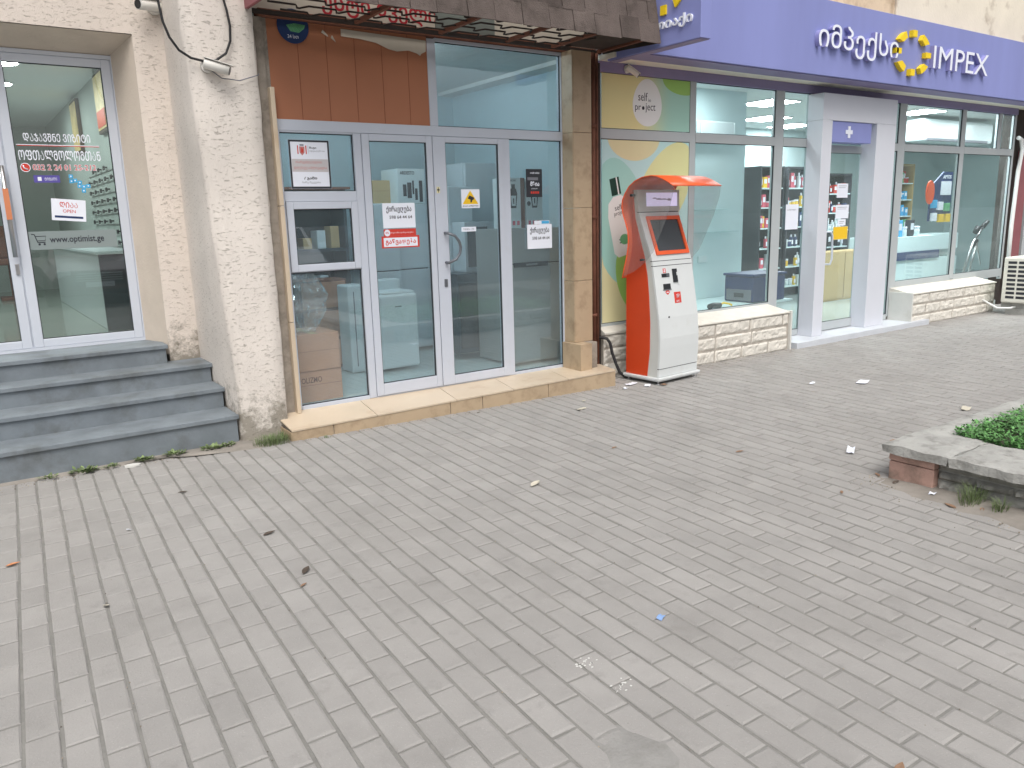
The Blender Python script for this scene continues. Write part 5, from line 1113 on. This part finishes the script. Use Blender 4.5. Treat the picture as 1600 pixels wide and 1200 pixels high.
b = MB(); b.tube([(13.22, 5.66, .3), (13.2, 5.66, 1.2), (13.24, 5.66, 2.0), (13.3, 5.66, 2.3), (13.27, 5.67, 2.45), (13.2, 5.69, 2.48)], .03, 10); lay(tag(b.build('insulated_hose', 'print_white'), 'pale insulated hose bending down beside the end window', 'hose'))
b = MB(); b.tube([(12.3, 5.0, .13), (12.0, 5.05, .10), (11.9, 5.18, .10), (11.9, 5.38, .2)], .014, 8); b.tube([(12.45, 4.86, .1), (12.35, 4.7, .04), (12.8, 4.65, .03)], .018, 8); lay(tag(b.build('drain_pipes', 'print_white'), 'white drain pipes under the outdoor air conditioner', 'pipe'))

# ------------------------------------------------------------------ planter
pl = E('stone_planter', 'low stone planter with worn concrete coping at the pavement edge', 'planter', (5.5, 1.5, 0))
b = MB(); seed = 50                                              # rubble face (faces -X)
b.box(4.33, 8.9, -1.2, 2.32, -.03, .155)
z = -.02
for r_i, hh in enumerate((.07, .055, .055)):
    y = 2.10
    while y > -1.2:
        wd = rnd.uniform(.13, .3); seed += 1
        b.rockface((4.325, y, z), (0, -1, 0), UZ, (-1, 0, 0), wd, hh, .03, 0, .03, seed, .018, .004); y -= wd
    z += hh
z = -.02
for hh in (.085, .085):
    x = 4.55
    while x < 8.9:
        wd = rnd.uniform(.2, .4); seed += 1; b.rockface((x + wd, 2.325, z), (-1, 0, 0), UZ, (0, 1, 0), wd, hh, .03, 0, .03, seed, .025, .004); x += wd
    z += hh
b.build('rubble_wall', 'rubble_stone', pl, recalc=False)
b = MB(); b.box(4.275, 4.52, 2.10, 2.358, -.02, .108, .006); b.box(4.273, 4.52, 2.098, 2.36, .112, .157, .005); b.build('corner_brick', 'pink_brick', pl)
def worn_slab(x0, x1, y0, y1, z0, z1, seed):
    """coping slab with crumbled edge"""
    b = MB(); nx = max(2, int((x1 - x0) / .04)); ny = max(2, int((y1 - y0) / .04)); P = []
    for lv, zz in ((0, z0), (1, z1)):
        for j in range(ny + 1):
            for i in range(nx + 1):
                u, v = x0 + (x1 - x0) * i / nx, y0 + (y1 - y0) * j / ny
                ed = (i in (0, nx)) or (j in (0, ny)); q = noise.noise(Vector((u * 9, v * 9, seed + lv * 3)))
                P.append((u + (.012 * q if ed else 0), v + (.012 * noise.noise(Vector((u * 9 + 7, v * 9, seed + lv))) if ed else 0), zz + (.006 * q) - (.008 if ed and lv else 0)))
    m_ = (nx + 1) * (ny + 1); F = []
    for j in range(ny):
        for i in range(nx):
            a = j*(nx+1)+i; F += [(a, a+nx+1, a+nx+2, a+1), (m_+a, m_+a+1, m_+a+nx+2, m_+a+nx+1)]
    for i in range(nx): F += [(i, i+1, m_+i+1, m_+i), (ny*(nx+1)+i+1, ny*(nx+1)+i, m_+ny*(nx+1)+i, m_+ny*(nx+1)+i+1)]
    for j in range(ny): a = j*(nx+1); F += [(a+nx+1, a, m_+a, m_+a+nx+1), (a+nx, a+2*nx+1, m_+a+2*nx+1, m_+a+nx)]
    b._add(P, F); return b
worn_slab(4.245, 4.72, 2.02, 2.39, .158, .216, 1).build('coping_slab', 'old_concrete', pl)
worn_slab(4.245, 4.69, -1.2, 2.012, .156, .214, 2).build('coping_slab', 'old_concrete', pl)
worn_slab(4.73, 9, 2.225, 2.39, .158, .212, 3).build('coping_slab', 'old_concrete', pl)
b = MB(); b.box(4.69, 8.9, -1.2, 2.225, .10, .18); b.build('soil', 'soil', pl)
# ground cover
b = MB(); V, F = [], []
def leafquad(x, y, z, s_, a, tilt):
    d = Vector((math.cos(a), math.sin(a), 0)); n_ = Vector((-d.y, d.x, 0)); u = Vector((0, 0, 1))
    f = (d * math.cos(tilt) + u * math.sin(tilt)); c = Vector((x, y, z)); k = len(V)
    V.extend([c, c + f * s_ * .5 + n_ * s_ * .32, c + f * s_, c + f * s_ * .5 - n_ * s_ * .32]); F.append((k, k+1, k+2, k+3))
for i in range(30000):
    x = 4.70 + rnd.random() ** 1.5 * 2.6; y = rnd.uniform(.7, 2.23)
    dE = min(x - 4.68, 2.26 - y); hgt = .03 + min(.12, dE * .5) * (.55 + .6 * noise.noise(Vector((x * 6, y * 6, 0)))) + .02
    if noise.noise(Vector((x * 4, y * 4, 7))) < -.28 and dE < .25: continue
    leafquad(x, y, .18 + rnd.uniform(.1, 1) * hgt, rnd.uniform(.014, .03), rnd.uniform(0, 6.28), rnd.uniform(-.2, .9))
b._add(V, F); tag(b.build('ground_cover', 'green_leaf', recalc=False), 'dense small-leaved green ground cover filling the stone planter', 'plants', kind='stuff')

# ------------------------------------------------------------------ weeds and litter
def weed(x, y, n, sp, h, label, mt='weed_leaf', blades=False):
    global V, F
    V, F = [], []; b = MB()
    for i in range(int(n * (1.6 if blades else 2.2))):
        a = rnd.uniform(0, 6.28); r_ = rnd.random() ** .7 * sp
        if blades:
            c = Vector((x + r_ * math.cos(a), y + r_ * math.sin(a) * .5, 0)); d = Vector((math.cos(a) * .5 + rnd.uniform(-.5, .5), math.sin(a) * .5, 0)); hh = h * rnd.uniform(.5, 1.2); k = len(V); wv = Vector((-d.y, d.x, 0)).normalized() * .0016 if d.length > .01 else Vector((.0015, 0, 0))
            m1 = c + d * hh * .4 + Vector((0, 0, hh * .7)); V.extend([c - wv, c + wv, m1 + wv * .8, m1 - wv * .8, c + d * hh * 1.3 + Vector((0, 0, hh * .95))]); F.extend([(k, k+1, k+2, k+3), (k+3, k+2, k+4)])
        else: leafquad(x + r_ * math.cos(a) * .8, y + r_ * math.sin(a) * .45, rnd.uniform(.004, .02) , rnd.uniform(.22, .5) * sp, a, rnd.uniform(.05, .9))
    b._add(V, F); lay(tag(b.build('weed_tuft', mt, recalc=False), label, 'weed', 'weeds along the steps and walls'))
weed(.30, 5.60, 16, .06, .05, 'sparse low weed at the foot of the grey steps, nearest the frame edge')
weed(.50, 5.60, 40, .085, .05, 'leafy weed at the step foot left of the broken stone')
weed(.66, 5.60, 22, .06, .05, 'small weed between the two leafier tufts at the step foot')
weed(.86, 5.61, 34, .075, .05, 'weed beside the pale flat stone at the step foot')
weed(1.06, 5.62, 38, .08, .05, 'tallest leafy weed at the middle of the step foot')
weed(1.31, 5.60, 36, .085, .05, 'low spreading weed near the corner of the bottom step')
weed(1.42, 5.60, 24, .06, .05, 'small weed right at the end of the bottom step')
weed(1.70, 5.47, 260, .15, .06, 'grassy weed tuft in front of the plaster pier', blades=True)
weed(1.80, 5.56, 60, .07, .06, 'dense grass clump between the pier and the tiled sill', blades=True)
weed(2.05, 5.36, 18, .04, .02, 'thin weed at the foot of the tiled sill', blades=True)
weed(4.22, 1.86, 90, .10, .10, 'tall grass weed against the rubble wall of the planter', blades=True)
weed(4.21, 1.72, 50, .06, .07, 'short grass weed against the planter nearest the frame edge', blades=True)
b = MB(); b.disc((.78, 5.55, .0), .05, UX, UY, 9, .012, 0, .03); lay(tag(b.build('flat_stone', 'white_coping'), 'pale flat stone chip lying by the weeds at the step foot', 'stone'))
def leaf_litter(x, y, s_, a, label, mt='leaf_brown', curl=.3):
    s_ *= .8; b = MB(); P = []; n_ = 7
    for i in range(n_ + 1):
        t = i / n_; wv = math.sin(t * math.pi) ** .8 * .2 * s_ * (1.1 - .4 * t)
        for sgn in (-1, 0, 1):
            u, v = (t - .5) * s_, sgn * wv
            P.append((u * math.cos(a) - v * math.sin(a), u * math.sin(a) + v * math.cos(a), .004 + abs(sgn) * wv * curl + curl * s_ * .35 * (t - .4) ** 2))
    F_ = [(i*3+k, i*3+k+1, i*3+k+4, i*3+k+3) for i in range(n_) for k in (0, 1)]
    P += [(p[0], p[1], p[2] - .0008) for p in P]; m_ = len(P) // 2; F_ += [tuple(m_ + q for q in f[::-1]) for f in F_]
    b._add([(p[0] + x, p[1] + y, p[2]) for p in P], F_); lay(tag(b.build('fallen_leaf', mt, recalc=False), label, 'leaf', 'fallen leaves on the pavement'))
leaf_litter(2.62, 3.57, .14, .5, 'pale curled leaf lying alone in the middle of the pavement', 'leaf_pale', .35)
leaf_litter(1.11, 3.28, .10, .9, 'dark curled leaf low left of the pavement middle', 'leaf_dark', .6)
leaf_litter(1.12, 3.82, .09, .3, 'dark shrivelled leaf farther up from the curled one', 'leaf_dark', .5)
leaf_litter(.92, 4.78, .07, -.3, 'small dark leaf on pavers before the grey steps', 'leaf_dark', .3)
leaf_litter(1.05, 3.15, .05, .5, 'tiny brown leaf scrap just below the dark curled leaf', 'leaf_brown', .4)
leaf_litter(.03, 4.22, .08, .2, 'orange tinged leaf at the frame edge before the steps', 'leaf_orange', .4)
leaf_litter(3.47, 3.82, .07, .2, 'small brown leaf beyond the pale curled leaf', 'leaf_brown', .3)
leaf_litter(4.03, 3.23, .08, -.2, 'brown leaf on open pavement left of the white wrapper', 'leaf_brown', .3)
leaf_litter(4.99, 2.74, .10, .3, 'flat brown leaf behind the planter corner', 'leaf_brown', .2)
leaf_litter(4.09, 1.91, .10, 1.2, 'reddish leaf on the dirt before the rubble wall', 'leaf_brown', .3)
leaf_litter(4.15, 1.78, .07, .4, 'curled brown leaf beside the tall grass weed', 'leaf_brown', .8)
leaf_litter(4.13, 1.66, .06, .9, 'pale brown leaf under the short grass weed', 'leaf_pale', .3)
leaf_litter(4.22, 2.28, .09, .1, 'dark leaf against the pink corner brick', 'leaf_dark', .5)
leaf_litter(4.27, 2.42, .08, .9, 'brown leaf at the back foot of the corner brick', 'leaf_brown', .3)
leaf_litter(3.85, 2.38, .06, .6, 'thin brown leaf on pavers in front of the planter corner', 'leaf_brown', .3)
leaf_litter(1.97, .99, .09, .3, 'pinkish brown leaf low in the foreground pavement', 'leaf_brown', .2)
leaf_litter(4.2, 5.0, .07, .3, 'pale leaf before the tiled sill near the kiosk', 'leaf_pale', .3)
leaf_litter(3.3, 5.25, .05, .3, 'small dark leaf close to the tiled sill middle', 'leaf_dark', .3)
def scrap(x, y, w_, d_, a, label, mt='paper', name='paper_scrap', cat='litter', h=.012):
    b = MB(); P = []; nx = 5
    for j in range(4):
        for i in range(nx + 1):
            u, v = (i / nx - .5) * w_, (j / 3 - .5) * d_; P.append((x + u * math.cos(a) - v * math.sin(a), y + u * math.sin(a) + v * math.cos(a), .004 + h * (.5 + noise.noise(Vector((u * 40, v * 40, x * 7 + y))))))
    F_ = [(j*(nx+1)+i, j*(nx+1)+i+1, (j+1)*(nx+1)+i+1, (j+1)*(nx+1)+i) for j in range(3) for i in range(nx)]
    m_ = len(P); P += [(p[0], p[1], p[2] - .001) for p in P]; F_ += [tuple(m_ + q for q in f[::-1]) for f in F_]
    b._add(P, F_); lay(tag(b.build(name, mt, recalc=False, smooth=True), label, cat, 'litter on the pavement'))
scrap(6.53, 3.9, .16, .08, .3, 'white crumpled paper far across the open pavement')
scrap(4.57, 2.78, .12, .045, .5, 'white folded wrapper behind the planter corner', h=.03)
mat('wrapper_blue', lin((130, 160, 205)), .4, .1, 60); scrap(2.06, 2.0, .035, .022, .3, 'blue crumpled sweet wrapper on the near pavers', 'wrapper_blue', h=.012)
scrap(4.95, 5.22, .12, .06, .2, 'white paper litter under the left side of the kiosk'); scrap(5.02, 5.08, .10, .05, .7, 'white paper litter at the kiosk front corner'); scrap(4.78, 5.12, .05, .04, .1, 'small white scrap between sill end and kiosk')
scrap(3.99, 4.79, .09, .04, .1, 'flat pale scrap before the tiled sill', 'leaf_pale'); scrap(.55, 4.33, .02, .02, 0, 'tiny white fleck on pavers before the steps', h=.01); scrap(.32, 3.48, .02, .025, 0, 'tiny pinkish fleck on the left pavers', 'leaf_pale', h=.01)
scrap(4.18, 2.05, .035, .03, 0, 'small white crumb beside the corner brick', h=.02); scrap(6.21, 2.85, .1, .06, .3, 'pale scrap beyond the planter edge', 'leaf_pale', h=.02); scrap(6.16, 4.16, .06, .03, .2, 'little white scrap left of the far paper'); scrap(5.15, 5.0, .06, .05, .3, 'brown scrap before the kiosk base', 'leaf_brown')

# ------------------------------------------------------------------ street behind the camera (mirrored in the shop glass)
b = MB(); b._add([(-40, -4.2, -0.012), (60, -4.2, -0.012), (60, -1.5, -0.012), (-40, -1.5, -0.012)], [(0, 1, 2, 3)]); tag(b.build('pavement_edge', 'joint_sand'), kind='structure')
mat('car_maroon', (0.10, 0.02, 0.03), 0.25, 0, coat=1.0); mat('car_white', (0.7, 0.71, 0.72), 0.25, 0, coat=1.0); mat('car_glass', (0.02, 0.025, 0.03), 0.05, 0, spec=0.8); mat('headlamp', (0.7, 0.72, 0.75), 0.15, 0, spec=0.8); mat('tyre', (0.02, 0.02, 0.02), 0.8, 0)
def car(loc, rz, paint, label):
    """sedan, nose along +Y in its own axes"""
    t = E('parked_car', label, 'car', loc, rz, 'cars parked across the pavement')
    b = MB()
    secs = [(2.2, .35, .62, .70), (2.1, .25, .72, .82), (1.6, .22, .86, .88), (.95, .22, .95, .89), (-.2, .22, .97, .90), (-1.4, .22, .99, .89), (-1.95, .25, .98, .84), (-2.15, .35, .90, .74)]
    pts = []
    for y, zl, zh, hw in secs: pts += [(-hw * .92, y, zl), (-hw, y, zl + .15), (-hw, y, zh - .18), (-hw * .86, y, zh), (hw * .86, y, zh), (hw, y, zh - .18), (hw, y, zl + .15), (hw * .92, y, zl)]
    n_ = len(secs); F_ = [(i*8+k, i*8+(k+1) % 8, (i+1)*8+(k+1) % 8, (i+1)*8+k) for i in range(n_ - 1) for k in range(8)] + [tuple(range(8)), tuple((n_-1)*8 + k for k in range(8))]
    b._add(pts, F_)
    b._add([(-.74, .9, .93), (.74, .9, .93), (.78, -1.7, .96), (-.78, -1.7, .96), (-.58, .15, 1.44), (.58, .15, 1.44), (.58, -1.05, 1.45), (-.58, -1.05, 1.45)], [(0, 1, 5, 4), (1, 2, 6, 5), (2, 3, 7, 6), (3, 0, 4, 7), (4, 5, 6, 7)])
    b.build('body', paint, t, local=True)
    b = MB(); b._add([(-.62, .77, 1.005), (.62, .77, 1.005), (.52, .225, 1.40), (-.52, .225, 1.40)], [(0, 1, 2, 3)]); bmesh.ops.translate(b.bm, verts=b.bm.verts[:], vec=(0, .012, .012)); b.build('windscreen', 'car_glass', t, local=True)
    for s_ in (-1, 1):
        b = MB(); b._add([(s_ * .752, .62, 1.0), (s_ * .762, -1.35, 1.0), (s_ * .60, -.95, 1.40), (s_ * .60, .12, 1.40)], [(0, 1, 2, 3)]); bmesh.ops.translate(b.bm, verts=b.bm.verts[:], vec=(s_ * .015, 0, .005)); b.build('side_window', 'car_glass', t, local=True)
        b = MB(); b.box(s_ * .62 - .13, s_ * .62 + .13, 2.06, 2.17, .60, .74, .03); b.build('headlight', 'headlamp', t, local=True)
        b = MB(); b.box(s_ * .93 - .08, s_ * .93 + .08, .6, .72, .98, 1.1, .03); b.build('mirror', paint, t, local=True)
        for y in (1.35, -1.35):
            b = MB(); b.tube([(s_ * .70, y, .315), (s_ * .90, y, .315)], .315, 24); b.build('wheel', 'tyre', t, local=True)
    b = MB()
    for k in range(4): b.box(-.42, .42, 2.16, 2.215, .52 + k * .045, .54 + k * .045, .004)
    b.build('grille', 'steel', t, local=True)
    b = MB(); b.box(-.8, .8, 2.12, 2.19, .24, .42, .02); b.build('bumper', 'black_plastic', t, local=True)
    b = MB(); b.box(-.26, .26, 2.205, 2.22, .40, .50, .003); b.build('number_plate', 'paper', t, local=True)
    return t
car((2.35, -6.0, -.012), 0, 'car_maroon', 'dark maroon car parked facing the shops, mirrored in the optician door')
car((6.1, -6.6, -.012), R(12), 'car_white', 'white car parked facing the shops, mirrored in the small casement')

mat('sand_grey', lin((144, 143, 140)), .95, .12, 9, .3, 90, spec=.1, stain=(lin((122, 120, 115)), 14, .5, .7, .5))
silt('sand_patch', [(1.30, 1.50), (1.36, 1.62), (1.45, 1.66), (1.53, 1.60), (1.58, 1.48), (1.55, 1.36), (1.46, 1.28), (1.36, 1.30), (1.31, 1.38)], h=.0022, mt='sand_grey')
# fine grit and crumbs caught along walls and in the joints
b = MB(); V, F = [], []
def crumb(x, y, r_):
    k = len(V); a = rnd.uniform(0, 6.28); h = r_ * rnd.uniform(.4, .9)
    V.extend([(x + r_ * math.cos(a + q * 1.57) * rnd.uniform(.6, 1.2), y + r_ * math.sin(a + q * 1.57) * rnd.uniform(.6, 1.2), -.001) for q in range(4)] + [(x, y, h)])
    F.extend([(k, k+1, k+4), (k+1, k+2, k+4), (k+2, k+3, k+4), (k+3, k, k+4)])
for i in range(420): x = rnd.uniform(-1.5, 1.9); crumb(x, 5.60 - abs(rnd.gauss(0, .05)), rnd.uniform(.002, .007))
for i in range(380): t_ = rnd.random(); crumb(1.82 + 3 * t_, 5.425 - .147 * t_ - .01 - abs(rnd.gauss(0, .04)), rnd.uniform(.002, .006))
for i in range(260): crumb(rnd.uniform(5, 7.6), 5.38 - abs(rnd.gauss(0, .05)), rnd.uniform(.002, .007))
for i in range(500): crumb(4.25 - abs(rnd.gauss(0, .12)), rnd.uniform(.9, 2.5), rnd.uniform(.002, .007))
for i in range(900):
    c_ = rnd.randint(0, 130); crumb(-5 + c_ * PX + .055 * ((yy_ := rnd.uniform(.9, 5.2)) - 5.4) + rnd.gauss(0, .004), yy_, rnd.uniform(.0015, .004))
for i in range(260): crumb(rnd.uniform(-.5, 7), rnd.uniform(.9, 5.2), rnd.uniform(.0012, .0035))
b._add(V, F); mat('grit', lin((132, 122, 108)), .95, .3, 60, island=.6); tag(b.build('grit', 'grit', recalc=False), 'scattered grit and crumbs in the paving joints and along the walls', 'grit', kind='stuff')

for (cx, cy, n_, sp, lb) in ((1.62, 1.93, 20, .045, 'white paint spatter on a near paver, larger patch'), (1.64, 1.76, 18, .04, 'white paint spatter on a near paver, smaller patch toward the frame foot')):
    b = MB()
    for i in range(n_):
        r_ = rnd.uniform(.0015, .006); b.disc((cx + rnd.gauss(0, sp * .5), cy + rnd.gauss(0, sp * .35), .0016), r_, UX, UY, 7, .0006, 0, r_ * rnd.uniform(.5, 1))
    lay(tag(b.build('paint_spatter', 'leaf_chalk'), lb, 'paint', 'white paint spatters on the pavers'))
